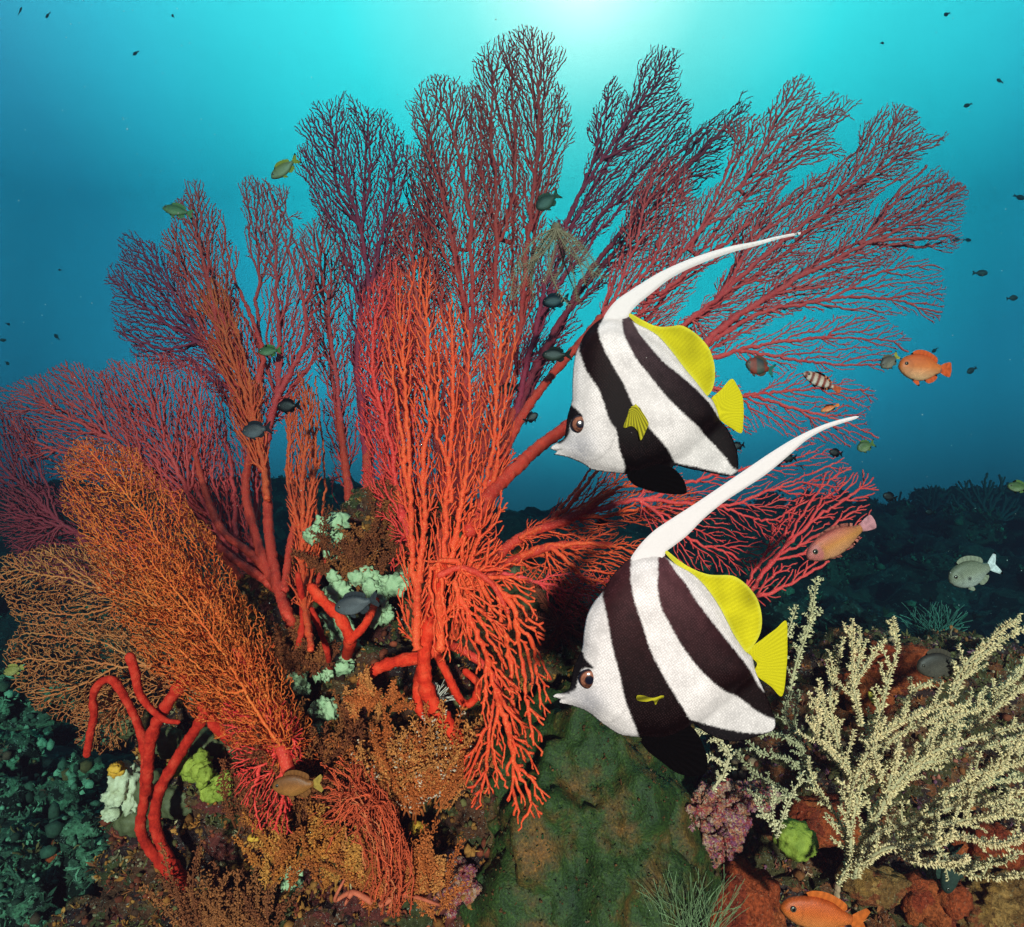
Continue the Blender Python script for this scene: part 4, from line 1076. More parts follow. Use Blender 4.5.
GM = 'mint green sponges on the reef'
knobs('mint_sponge', 'largest mint sponge, broad and notched, behind the red branches at mid height', 'sponge', clump(330, 536, 1.12, 22, 17, 20, 5.5, 1), M_MINT, group=GM, amp=.42, fine=.16, freq=1.9, k=.6)
knobs('mint_sponge', 'pale mint sponge lump with rounded knobs just above the grey damselfish', 'sponge', clump(388, 588, 1.07, 14, 18, 12, 5, 2) + clump(365, 578, 1.08, 5, 10, 6, 4.5, 3), M_MINT, group=GM, amp=.42, fine=.16, freq=1.9, k=.6)
knobs('mint_sponge', 'mint sponge strip running down to the left of the grey damselfish', 'sponge', clump(334, 600, 1.08, 14, 9, 24, 6.5, 4) + clump(341, 640, 1.07, 14, 6, 28, 6, 5), M_MINT, group=GM, amp=.42, fine=.16, freq=1.9, k=.6)
knobs('mint_sponge', 'small mint sponge knobs close behind the tail of the grey damselfish', 'sponge', clump(382, 612, 1.05, 8, 8, 9, 4.5, 6), M_MINT, group=GM, amp=.42, fine=.16, freq=1.9, k=.6)
knobs('mint_sponge', 'forked mint sponge beside the foot of the amber sea fan', 'sponge', clump(300, 682, 1.04, 10, 12, 14, 5, 7) + clump(322, 672, 1.04, 5, 6, 4, 5, 8), M_MINT, group=GM, amp=.42, fine=.16, freq=1.9, k=.6)
knobs('mint_sponge', 'lower mint sponge standing upright above the brown hydroids', 'sponge', clump(326, 712, 1.02, 12, 11, 12, 5.5, 9) + clump(322, 735, 1.02, 4, 4, 12, 4.5, 10), M_MINT, group=GM, amp=.42, fine=.16, freq=1.9, k=.6)
GL = 'lime green sponges by the rope sponge'
knobs('lime_sponge', 'crumbly lime sponge touching the rope sponge, upper one of two', 'sponge', clump(189, 763, .99, 20, 16, 13, 5.5, 11), M_LIME, group=GL)
knobs('lime_sponge', 'crumbly lime sponge lower right of its twin, left of the brown fish', 'sponge', clump(214, 780, .98, 18, 15, 16, 5.5, 12), M_LIME, group=GL)
knobs('lime_sponge', 'round lime green sponge ball under the cream soft coral', 'sponge', [(796, 840, .99, 19, 17), (788, 834, .985, 10, 10), (806, 846, .985, 10, 9)], M_LIME, sub=4, amp=.1)
knobs('cream_sponge', 'cream white sponge flap left of the rope sponge', 'sponge', [(124, 782, 1.02, 13, 17), (116, 796, 1.01, 11, 9), (131, 800, 1.02, 8, 12), (112, 812, 1.02, 8, 8)], M_CREAMSP, sub=4)
knobs('orange_sponge', 'small orange sponge knob on top of the cream white flap', 'sponge', clump(114, 767, 1.0, 5, 6, 4, 4, 13), M_ORANGE)
GO = 'smooth olive sea squirts among the rope sponge'
for i, (x, y, rx, ry, l) in enumerate([(150, 790, 17, 20, 'olive grey sea squirt between the cream flap and the rope sponge'), (178, 800, 20, 17, 'olive grey sea squirt under the upper lime sponge'),
        (205, 745, 17, 16, 'olive sea squirt right above the lime sponges'), (126, 722, 12, 15, 'dark green sea squirt inside the hook of the rope sponge'), (290, 710, 14, 16, 'olive sea squirt beside the forked mint sponge'),
        (168, 742, 13, 15, 'brown olive sea squirt between the two arms of the rope sponge'), (135, 818, 18, 16, 'blue grey sea squirt low at the left side of the rope sponge'),
        (500, 575, 22, 24, 'brownish sea squirt behind the hanging tassels'), (535, 590, 20, 20, 'grey brown sea squirt right of the hanging tassels')]):
    knobs('sea_squirt', l, 'sea squirt', [(x, y, 1.04 if x < 400 else 1.2, rx, ry)], M_OLIVE, sub=4, amp=.10, group=GO, seed=60 + i, fine=.02)
knobs('rust_sponge', 'big rust red sponge lump at the bottom right of the green boulder', 'sponge', [(742, 900, 1.0, 34, 34), (725, 915, .99, 22, 25), (760, 915, .99, 22, 22)], M_RUST, sub=5, amp=.1, freq=1.6, seed=3)
knobs('rust_sponge', 'dark red sponge in the shade behind the stem of the cream soft coral', 'sponge', [(820, 820, 1.10, 40, 22), (850, 835, 1.10, 30, 20)], M_RUST, sub=5, amp=.12, freq=1.6, seed=6)
knobs('rust_sponge', 'rust sponge hump at the top of the right reef, above the cream branches', 'sponge', [(895, 668, 1.18, 38, 24), (862, 690, 1.17, 24, 22), (925, 680, 1.19, 22, 16)], M_RUST, sub=5, amp=.16, freq=2, seed=9)
knobs('rust_sponge', 'bright rust sponge lobes low between the tan lump and the ochre corner mound', 'sponge', clump(935, 905, .98, 16, 26, 14, 9, 31), M_RUST, amp=.2)
knobs('rust_sponge', 'orange red sponge lobes under the cream branches near the right edge', 'sponge', clump(985, 845, .99, 14, 30, 12, 9, 32), M_RUST, amp=.2)
knobs('ochre_sponge', 'ochre sponge mound in the lower right corner', 'sponge', [(1000, 900, 1.0, 36, 26), (975, 915, .99, 26, 18), (1020, 880, 1.0, 20, 22)], M_OCHRE, sub=5, amp=.14, seed=12)
knobs('ochre_sponge', 'tan sponge lump below the stem of the cream soft coral', 'sponge', [(880, 888, 1.0, 30, 16), (860, 880, 1.0, 20, 15)], M_OCHRE, sub=4, amp=.14, seed=15)
knobs('coralline_crust', 'pink and violet coralline crust at the right edge of the green boulder', 'coral crust', clump(712, 825, 1.0, 110, 34, 38, 4.2, 14) + clump(740, 800, 1.02, 50, 34, 16, 4, 16), M_PINKC, amp=.3)
knobs('coralline_crust', 'pink coralline crust at the left foot of the green boulder', 'coral crust', clump(455, 890, .99, 80, 24, 32, 4.5, 15), M_PINKC, amp=.3)
GY = 'little yellow sponge buttons'
for x, y, r, l in [(416, 828, 8, 'largest yellow sponge button, right of the whip coral'), (252, 838, 4.5, 'yellow sponge button at the left end of the golden hydroids'), (335, 912, 4, 'lemon sponge button at the bottom edge'), (408, 870, 4, 'amber sponge button low beside the whip coral')]:
    knobs('sponge_button', l, 'sponge', [(x, y, .97, r, r * .8), (x + r, y + 1, .97, r * .7, r * .6)], M_ORANGE, group=GY, amp=.08)
knobs('red_sponge', 'flat red crust sponge patch low at the left', 'sponge', clump(85, 853, 1.27, 22, 28, 8, 6, 17), M_RUST, amp=.3)
knobs('red_sponge', 'salmon crust sponge patch in the lower left corner', 'sponge', clump(45, 903, 1.27, 14, 18, 8, 6, 18), M_RUST, amp=.3)
knobs('white_sponge', 'small white and green sponge tuft below the golden hydroids', 'sponge', clump(288, 878, .97, 14, 12, 12, 4, 19), M_MINT, amp=.3)

# ---- red rope sponge and thick gorgonian trunk
def rope(name, label, cat, lines, Y, mat, part='arm', dive=('', '', '', '', '', '')):
    root = thing(name, label, cat, P(lines[0][0][-1][0], lines[0][0][-1][1], Y))
    for i, (pts, r0, r1, dy) in enumerate(lines):
        mb = MB(); stem_tube(mb, pts, r0 * .74, r1 * .74, lambda x, y, d=dy, p0=pts[0], p1=pts[-1], dv=dive[i]: Y + d + .13 * (('s' in dv) * math.exp(-((x - p0[0]) ** 2 + (y - p0[1]) ** 2) / 220) + ('e' in dv) * math.exp(-((x - p1[0]) ** 2 + (y - p1[1]) ** 2) / 220)), sides=16, seed=i + 31, knob=.14, step=2.0, bark=.13)
        mb.obj(part, mat, root)
    return root
rope('rope_sponge', 'bright red rope sponge with hooked arms standing on the lower left reef', 'sponge', [
    ([(87,754),(90,735),(94,715),(93,697),(100,683),(112,680),(124,696),(138,725),(145,755),(144,800),(141,832),(160,862),(188,892)], 4.5, 7, 0.0),
    ([(184,680),(166,706),(152,735),(148,770),(146,812)], 8.5, 7, -.012),
    ([(130,657),(135,672),(139,692),(150,708),(165,720),(178,722)], 6.5, 3, -.03),
    ([(206,712),(195,730),(178,757),(160,790),(155,822),(165,852),(180,875),(190,896)], 7, 7.5, -.02),
    ([(202,706),(220,730),(236,742),(262,752)], 7, 9, -.01)], .97, M_ROPE, 'arm', ('e', 'e', '', 'e', 'e'))
rope('coral_trunk', 'thick smooth scarlet trunk looping under the tallest sea fan', 'coral trunk', [
    ([(364,700),(362,686),(373,671),(395,662),(418,657),(436,648)], 7, 9, .01),
    ([(440,570),(432,610),(424,655),(428,694),(446,722),(461,746),(473,768)], 10, 10.5, -.01),
    ([(422,660),(417,690),(421,712),(440,722),(456,738)], 6, 7, .0),
    ([(430,640),(446,672),(462,702),(474,700),(478,684),(466,672)], 6, 5, .015),
    ([(345,662),(350,640),(340,618),(322,600),(312,588)], 8, 7, .03),
    ([(350,640),(364,626),(374,606),(378,592)], 6, 5, .03)], .93, M_TRUNK, 'limb', ('s', 'e', 'se', 's', 's', 'e'))
rope('coral_trunk', 'thin dark red coral stalk bent over between the amber fan and the left fan', 'coral trunk', [
    ([(278,668),(292,660),(300,640),(303,610),(298,575)], 5, 4, 0), ([(330,680),(328,655),(320,630),(312,610)], 4, 4, -.02), ([(237,812),(240,800),(246,780)], 6, 5, -.05), ([(280,745),(284,720),(276,700)], 8, 7, -.04)], 1.0, M_ROPE, 'limb', ('s', 's', 'se', 's'))

# ---- beaded branches
OCT = np.array([(1, 0, 0), (-1, 0, 0), (0, 1, 0), (0, -1, 0), (0, 0, 1), (0, 0, -1)], float)
OCTF = [(0, 2, 4), (2, 1, 4), (1, 3, 4), (3, 0, 4), (2, 0, 5), (1, 2, 5), (3, 1, 5), (0, 3, 5)]
def polyps(mb, pts, rad, step, size, rs, col, out=1.5, jit=.35, tip=None):
    """little polyps standing out all round a branch"""
    pts = np.asarray(pts); seg = np.linalg.norm(np.diff(pts, axis=0), axis=1); L = np.concatenate([[0], np.cumsum(seg)])
    n = max(2, int(L[-1] / step))
    for s in np.linspace(0, L[-1], n):
        i = min(len(seg) - 1, int(np.searchsorted(L, s, 'right') - 1)); f = (s - L[i]) / (seg[i] + 1e-9)
        p = pts[i] + (pts[i + 1] - pts[i]) * f; T = (pts[i + 1] - pts[i]) / (seg[i] + 1e-9)
        r = rad[i] if np.ndim(rad) else rad
        d = rs.normal(0, 1, 3); d -= T * d.dot(T); d /= np.linalg.norm(d) + 1e-9; d = d + T * .35
        z = size * rs.uniform(.65, 1.3)
        c = np.array(col) * rs.uniform(.75, 1.2)
        q = p + d * (r + z * out * .5)
        # a stubby petal cup: octahedron stretched along d
        u = np.cross(d, T); u /= np.linalg.norm(u) + 1e-9; d1 = d / np.linalg.norm(d); w = np.cross(d1, u)
        V = q + (OCT[:, :1] * u * .7 + OCT[:, 1:2] * w * .7 + OCT[:, 2:] * d1 * out) * z * (1 + rs.uniform(-jit, jit, (6, 1)))
        mb.add(V, OCTF, c)

M_BEAD = noisy('polyp_skin', [(0.3, (0.75, 0.75, 0.75)), (0.7, (1.1, 1.1, 1.1))], 200, rough=.7, bump=.2, attr=True)

def px_curve(pts, Y, dY, seed, k=1.0, step=3):
    c = catmull(pts, step); t = np.linspace(0, 1, len(c))
    return np.array([P(x, y, Y + dY * tt + .02 * noise.noise((tt * 3, seed, 0))) for (x, y), tt in zip(c, t)])

def q_max(pts): return max(p[0] for p in pts)

def cream_coral():
    z = (640, 560, 2.526)
    base = P(855, 866, .88)
    root = thing('soft_coral', 'bushy cream soft coral with beaded branches sprawling over the right reef', 'soft coral', base)
    rs = np.random.RandomState(4)
    BR = [([(530,800),(524,720),(525,650),(540,560),(600,450),(700,388),(795,348)],6,-.05),([(545,800),(560,760),(612,690),(700,655),(800,622),(900,598),(985,590)],6,-.06),
          ([(548,790),(575,700),(625,600),(700,520),(790,450),(880,390),(985,300)],6,.0),([(600,640),(650,560),(740,485),(850,450),(985,412)],5,-.03),
          ([(560,770),(620,728),(740,718),(800,695),(900,720),(985,690)],5,-.08),([(790,345),(820,290),(870,235),(930,195),(985,165)],4,.02),
          ([(540,560),(500,510),(450,465),(432,420),(438,395)],4,.0),([(545,545),(500,470),(470,390),(452,300)],4,.02),([(575,480),(605,400),(625,310),(650,220),(637,145)],4,.03),
          ([(560,420),(540,330),(553,250),(556,170)],3.5,.04),([(553,290),(590,240),(630,180)],3,.04),([(500,470),(480,360),(495,280),(512,195)],3,.05),
          ([(640,720),(700,760),(780,772),(830,760)],4,-.09),([(740,718),(800,780),(880,802),(985,790)],4,-.1),([(620,600),(640,520),(655,450)],3.5,-.04),
          ([(700,655),(760,600),(850,540),(930,520),(985,500)],4,-.04),([(790,450),(850,400),(930,345),(985,318)],4,.02),([(600,450),(660,400),(690,330),(760,300)],3.5,.03),
          ([(625,600),(600,520),(590,450),(620,400)],3.5,-.02),([(700,520),(740,430),(800,395),(870,370)],4,.01),([(560,760),(520,690),(480,620),(440,560),(425,500)],3.5,.05),
          ([(800,622),(860,570),(900,540),(985,455)],3.5,-.02),([(900,598),(940,640),(985,650)],3.5,-.05),([(500,820),(515,790),(535,760)],4,0),
          ([(650,700),(760,670),(850,650),(985,625)],4,-.07),([(880,390),(900,340),(940,300),(985,240)],3,.03)]
    col = (0.84, 0.60, 0.32)
    s = K * .88
    def branch(pts, r, dY, sd, side=True):
        mb = MB()
        c = px_curve(zoomed(pts, *z), .88 + rs.uniform(-.015, .015), dY, sd)
        n = len(c); t = np.linspace(0, 1, n)
        rr = (r * .30 * (1 - t) + .7) * s
        mb.tube(c, rr, 6, True, (0.45, 0.36, 0.20))
        polyps(mb, c, rr, .50 * s, 1.22 * s, rs, col, 1.7)
        if side:
            k = 5 + rs.randint(5)
            while k < n - 4:
                T = c[min(k + 2, n - 1)] - c[k - 2]; T /= np.linalg.norm(T)
                d = T * rs.uniform(.5, 1) + np.array((T[2], rs.uniform(-.5, .5), -T[0])) * rs.choice((-1, 1)) * rs.uniform(.5, 1) + np.array((0, 0, .25)); d /= np.linalg.norm(d)
                Lb = rs.uniform(8, 34) * s * (1 - .4 * t[k])
                bend = np.array((0, 0, 1)) * rs.uniform(-.1, .35)
                q = np.array([c[k] + d * Lb * f + bend * Lb * f * f for f in np.linspace(0, 1, 6)])
                mb.tube(q, np.linspace(1.1, .55, 6) * s, 5, True, (0.5, 0.4, 0.22))
                polyps(mb, q, .6 * s, .75 * s, 1.15 * s, rs, col, 1.7)
                k += rs.randint(3, 7)
        mb.obj('branch', M_BEAD, root)
    for i, (pts, r, dY) in enumerate(BR): branch(pts, r, dY, i)
    for i, (pts, r, dY) in enumerate(BR):
        if q_max(pts) < 900 and i % 3: continue
        q = np.array(pts, float); w = np.linspace(.2, 1, len(q))[:, None]
        q = q + w * rs.normal(0, 26, 2) + w * rs.normal(0, 8, q.shape)
        branch(q.tolist(), r * .75, dY + rs.choice((-.05, .05, .08)), i + 60)
    # thinner, duller neighbours
    def small(label, base_px, lines, Y, colr, r=2.6):
        ro = thing('soft_coral', label, 'soft coral', P(base_px[0], base_px[1], Y))
        for i, pts in enumerate(lines):
            mb = MB(); c = px_curve(pts, Y, .02, i + base_px[0]); n = len(c)
            mb.tube(c, np.linspace(r * .4, .6, n) * s, 5, True, np.array(colr) * .7)
            polyps(mb, c, r * .35 * s, .9 * s, 1.5 * s, rs, colr, 1.5)
            for k in range(4, n - 2, 4):
                T = c[k + 1] - c[k - 1]; T /= np.linalg.norm(T)
                d = T * .7 + np.array((T[2], rs.uniform(-.5, .5), -T[0])) * rs.choice((-1, 1)) * .8; d /= np.linalg.norm(d)
                Lb = rs.uniform(5, 13) * s
                q = np.array([c[k] + d * Lb * f for f in np.linspace(0, 1, 4)])
                mb.tube(q, np.linspace(.9, .5, 4) * s, 4, True, np.array(colr) * .7)
                polyps(mb, q, .6 * s, 1.0 * s, 1.3 * s, rs, colr, 1.5)
            mb.obj('branch', M_BEAD, ro)
    small('slim cream soft coral sprig standing right of the lower bannerfish tail', (792, 665), [[(790,690),(797,660),(808,630),(814,600),(815,578)], [(775,670),(785,640),(797,605)], [(800,640),(812,620),(822,610)]], .92, (.66,.54,.30), 4)
    small('short cream soft coral sprigs beside the lime green ball', (778, 835), [[(776,838),(785,810),(795,790),(803,772)], [(775,830),(772,805),(775,787)], [(772,825),(760,808),(758,796)]], .90, (.74,.58,.34))
    small('antler shaped cream soft coral under the anal fin of the lower bannerfish', (722, 775), [[(712,790),(725,770),(728,750),(712,735),(696,728)], [(726,765),(712,757),(700,760)], [(727,752),(718,742),(722,730)]], .88, (.74,.58,.34), 5)
    small('dull olive soft coral in the shade behind the lower bannerfish tail', (780, 740), [[(815,790),(800,750),(785,715),(790,690)], [(810,775),(790,760),(765,755),(745,740)], [(800,745),(778,735),(755,730)], [(805,760),(795,720),(800,690)]], .95, (.50,.42,.24), 4)
    small('thin olive coral whips below the antler shaped sprig', (760, 790), [[(800,800),(775,785),(750,770),(738,750)], [(790,795),(770,800),(745,790)]], .95, (.44,.36,.20), 3)
cream_coral()

def hydroid(label, base, Y, fronds, colr, lens, spread, side, seed, bead=1.5, tipcol=None, group='feathery hydroid bushes on the left reef', lean=(0, 0)):
    """a bush of wiry fronds, each with side twigs beaded by polyps"""
    root = thing('hydroid_bush', label, 'hydroid', P(base[0], base[1], Y), group)
    rs = np.random.RandomState(seed); s = K * Y
    for f in range(fronds):
        mb = MB()
        a = rs.uniform(-spread, spread) + math.radians(lean[0]); L = rs.uniform(*lens); dep = rs.uniform(-.5, .25)
        b0 = (base[0] + rs.uniform(-1, 1) * base[2], base[1] + rs.uniform(-1, 1) * base[3])
        cv = rs.uniform(-.5, .5) + lean[1]
        pts = []
        for t in np.linspace(0, 1, 14):
            aa = a + cv * t
            pts.append((b0[0] + math.sin(aa) * L * t, b0[1] - math.cos(aa) * L * t, Y + dep * L * s * t * .6))
        c = np.array([P(*p) for p in pts])
        cc = np.array(colr[rs.randint(len(colr))])
        mb.tube(c, np.linspace(1.2, .5, 14) * s, 5, True, cc * .6)
        for k in range(2, 14):
            for sg in (-1, 1):
                T = c[min(k + 1, 13)] - c[k - 1]; T /= np.linalg.norm(T)
                d = T * rs.uniform(.5, 1.1) + np.array((T[2], rs.uniform(-.6, .3), -T[0])) * sg * rs.uniform(.5, 1); d /= np.linalg.norm(d)
                Lb = side * s * rs.uniform(.5, 1.2) * (1.15 - k / 18)
                q = np.array([c[k] + d * Lb * u + np.array((0, 0, 1)) * .15 * Lb * u * u for u in np.linspace(0, 1, 4)])
                mb.tube(q, np.linspace(.7, .35, 4) * s, 4, True, cc * .7)
                tc = np.array(tipcol) if tipcol is not None and rs.rand() < .06 else cc
                polyps(mb, q, .4 * s, 1.5 * s, bead * s, rs, tc, 1.4)
        mb.obj('frond', M_BEAD, root)
BR_ = [(.22,.05,.015),(.30,.08,.02),(.18,.04,.012)]
GO_ = [(.52,.15,.025),(.42,.10,.02),(.56,.21,.04)]
OR_ = [(.55,.13,.03),(.48,.10,.02),(.60,.20,.05)]
hydroid('dark reddish brown hydroid bush behind the brown fish', (285, 815, 50, 25), .93, 49, BR_, (45, 95), .55, 11, 1)
hydroid('golden orange hydroid bush below the brown fish', (325, 875, 60, 20), .90, 45, GO_, (30, 62), .7, 9, 2)
hydroid('pale tipped orange hydroid bush under the looping scarlet trunk', (412, 800, 45, 25), .92, 57, OR_, (40, 90), .6, 11, 3, tipcol=(.62,.42,.30))
hydroid('rust coloured hydroid bush between the golden one and the bottom edge', (405, 900, 45, 25), .91, 34, OR_, (30, 70), .6, 10, 5)
hydroid('wiry brown hydroid sprays in the bottom left, reaching up from the edge', (235, 940, 50, 10), .91, 34, [(.34,.10,.03),(.24,.06,.02)], (50, 95), .5, 9, 4, lean=(-22, 0))
hydroid('red brown hydroid tuft between the left trunk and the stubs, mid reef', (352, 575, 26, 20), 1.08, 19, BR_, (25, 50), .8, 8, 6)
hydroid('brown hydroid tuft right of the biggest mint sponge', (395, 540, 20, 25), 1.10, 19, BR_, (25, 45), .8, 8, 7)
hydroid('dusky hydroid tuft filling the gap left of the looping trunk', (330, 765, 45, 25), .95, 26, BR_, (30, 60), .7, 9, 8)

hydroid('rusty hydroid tuft hiding the foot of the pinkish left trunk', (300, 668, 22, 12), 1.0, 16, BR_, (22, 44), .9, 8, 11)
hydroid('rusty hydroid tuft at the foot of the looping scarlet trunk', (372, 712, 22, 12), .92, 14, OR_, (18, 36), .9, 7, 12)
def whip_coral():
    root = thing('whip_coral', 'flowing orange red whip coral arching over in the lower middle of the left reef', 'whip coral', P(375, 905, .9))
    rs = np.random.RandomState(9); s = K * .9
    for i in range(90):
        mb = MB(); o = rs.normal(0, 1)
        e = (rs.uniform(318, 368), rs.uniform(760, 835))
        pts = [(385 + o * 14, 905 + rs.uniform(-12, 12)), (390 + o * 12, 868), (382 + o * 11, 830), (364 + o * 12, 800), e][rs.randint(0, 2):]
        c = px_curve(pts, .90 + rs.uniform(-.02, .02), -.02, i)
        w = np.cumsum(rs.normal(0, 1.1, (len(c), 3)), 0) * s; c = c + w * .75
        cc = np.array((.64, .085, .03)) * rs.uniform(.6, 1.15) if rs.rand() < .85 else np.array((.64, .16, .06))
        mb.tube(c, np.linspace(.85, .5, len(c)) * s, 5, True, cc)
        polyps(mb, c, .6 * s, 3 * s, .85 * s, rs, cc * 1.1, 1.3)
        for k in range(3, len(c) - 2, 5):
            if rs.rand() < .55:
                T = c[k + 1] - c[k]; T /= np.linalg.norm(T) + 1e-9
                dd = T + np.array((T[2], rs.uniform(-.4, .4), -T[0])) * rs.choice((-1, 1)) * rs.uniform(.3, .9); dd /= np.linalg.norm(dd)
                l_ = rs.uniform(6, 16) * s
                mb.tube([c[k], c[k] + dd * l_ * .5, c[k] + dd * l_ + T * l_ * .2], np.array([.7, .55, .35]) * s, 4, True, cc * rs.uniform(.8, 1.2))
        mb.obj('strand', M_BEAD, root)
    for pts in ([(372,902),(352,892),(335,900),(345,878)], [(380,905),(405,895),(440,905)], [(352,892),(345,905)]):
        mb = MB(); c = px_curve(pts, .9, 0, 2); mb.tube(c, np.linspace(3.2, 1.2, len(c)) * s, 7, True, (.58, .12, .06)); mb.obj('root', M_BEAD, root)
whip_coral()

def tuft(name, label, cat, base, Y, n, L, col, spread, seed, r=.45, lean=0, group=None):
    """a spray of hair-thin blades from one foot; one mesh"""
    rs = np.random.RandomState(seed); s = K * Y; mb = MB()
    for i in range(n):
        a = rs.uniform(-spread, spread) + lean; l = rs.uniform(.5, 1) * L; cv = rs.uniform(-.5, .5); dp = rs.uniform(-.6, .2)
        b = (base[0] + rs.uniform(-1, 1) * base[2], base[1] + rs.uniform(-3, 3))
        c = np.array([P(b[0] + math.sin(a + cv * t) * l * t, b[1] - math.cos(a + cv * t) * l * t, Y + dp * l * s * t) for t in np.linspace(0, 1, 7)])
        mb.tube(c, np.linspace(r, r * .5, 7) * s, 4, True, np.array(col) * rs.uniform(.6, 1.3))
    return tag(mb.obj(name, M_BEAD, loc=P(base[0], base[1], Y)), label, cat, group)
tuft('spiky_tuft', 'fine spiky green tuft at the bottom edge in front of the green boulder', 'tuft', (692, 945, 22), .92, 120, 80, (.20, .26, .12), .75, 3)
tuft('worm_tuft', 'bushy white bristled tuft at the top of the pale tipped hydroid', 'tuft', (432, 705, 6), .95, 60, 26, (.62, .52, .44), .9, 4, .7, group='white bristle tufts')
tuft('worm_tuft', 'white bristle tuft on the right flank of the pale tipped hydroid', 'tuft', (440, 750, 6), .94, 46, 20, (.70, .62, .52), 1.0, 5, .7, .6, group='white bristle tufts')
tuft('worm_tuft', 'white bristle tuft above the largest yellow sponge button', 'tuft', (420, 802, 5), .94, 46, 18, (.75, .68, .60), 1.2, 6, .7, group='white bristle tufts')
tuft('worm_tuft', 'small white bristle tuft beside the lower mint sponge', 'tuft', (362, 770, 5), .95, 36, 20, (.55, .42, .36), 1.0, 7, .6, group='white bristle tufts')
tuft('spiky_tuft', 'dark green spiky urchin like tuft on the far right reef ledge', 'tuft', (935, 640, 14), 1.6, 90, 42, (.07, .16, .12), 1.3, 8, .6)

def feather_star(label, c0, Y, arms, L, col, seed, gravity=0.0, a0=-3.1, a1=3.1, pin=5.0):
    root = thing('feather_star', label, 'feather star', P(c0[0], c0[1], Y))
    rs = np.random.RandomState(seed); s = K * Y
    mb = MB(); at_blob(mb, c0[0], c0[1], Y, 5, 5, sub=3, amp=.15, col=np.array(col) * .6); mb.obj('disc', M_BEAD, root)
    for i in range(arms):
        a = a0 + (a1 - a0) * (i + rs.rand() * .8) / arms; cv = rs.uniform(-1.6, 1.6); l = L * rs.uniform(.6, 1); mb = MB(); p = []
        x, y = c0; n = 16
        for t in np.linspace(0, 1, n):
            p.append((x, y, Y - .02 + .05 * rs.uniform(-.05, .05) - .06 * t * (i % 3 - 1)))
            aa = a + cv * t; x += math.sin(aa) * l / n; y += -math.cos(aa) * l / n + gravity * t * l / n
        c = np.array([P(*q) for q in p]); mb.tube(c, np.linspace(1.0, .45, n) * s, 5, True, np.array(col) * .8)
        for k in range(1, n - 1):
            for h in (0, .5):
                T = c[k + 1] - c[k]; b = c[k] + T * h; T = T / np.linalg.norm(T)
                for sg in (-1, 1):
                    d = T * .6 + np.array((T[2], rs.uniform(-.3, .3), -T[0])) * sg; d /= np.linalg.norm(d)
                    mb.tube([b, b + d * pin * s * rs.uniform(.7, 1.1)], [.34 * s, .2 * s], 3, True, np.array(col) * rs.uniform(.7, 1.2))
        mb.obj('arm', M_BEAD, root)
feather_star('grey brown feather star hanging limp on the tall fan above the gap', (556, 228), 1.20, 15, 88, (.30, .20, .12), 3, .25, 1.9, 4.4, 5.0)
feather_star('dark red feather star curled in the shade left of the lower bannerfish', (560, 625), 1.02, 14, 80, (.24, .05, .025), 5, 0, pin=6)
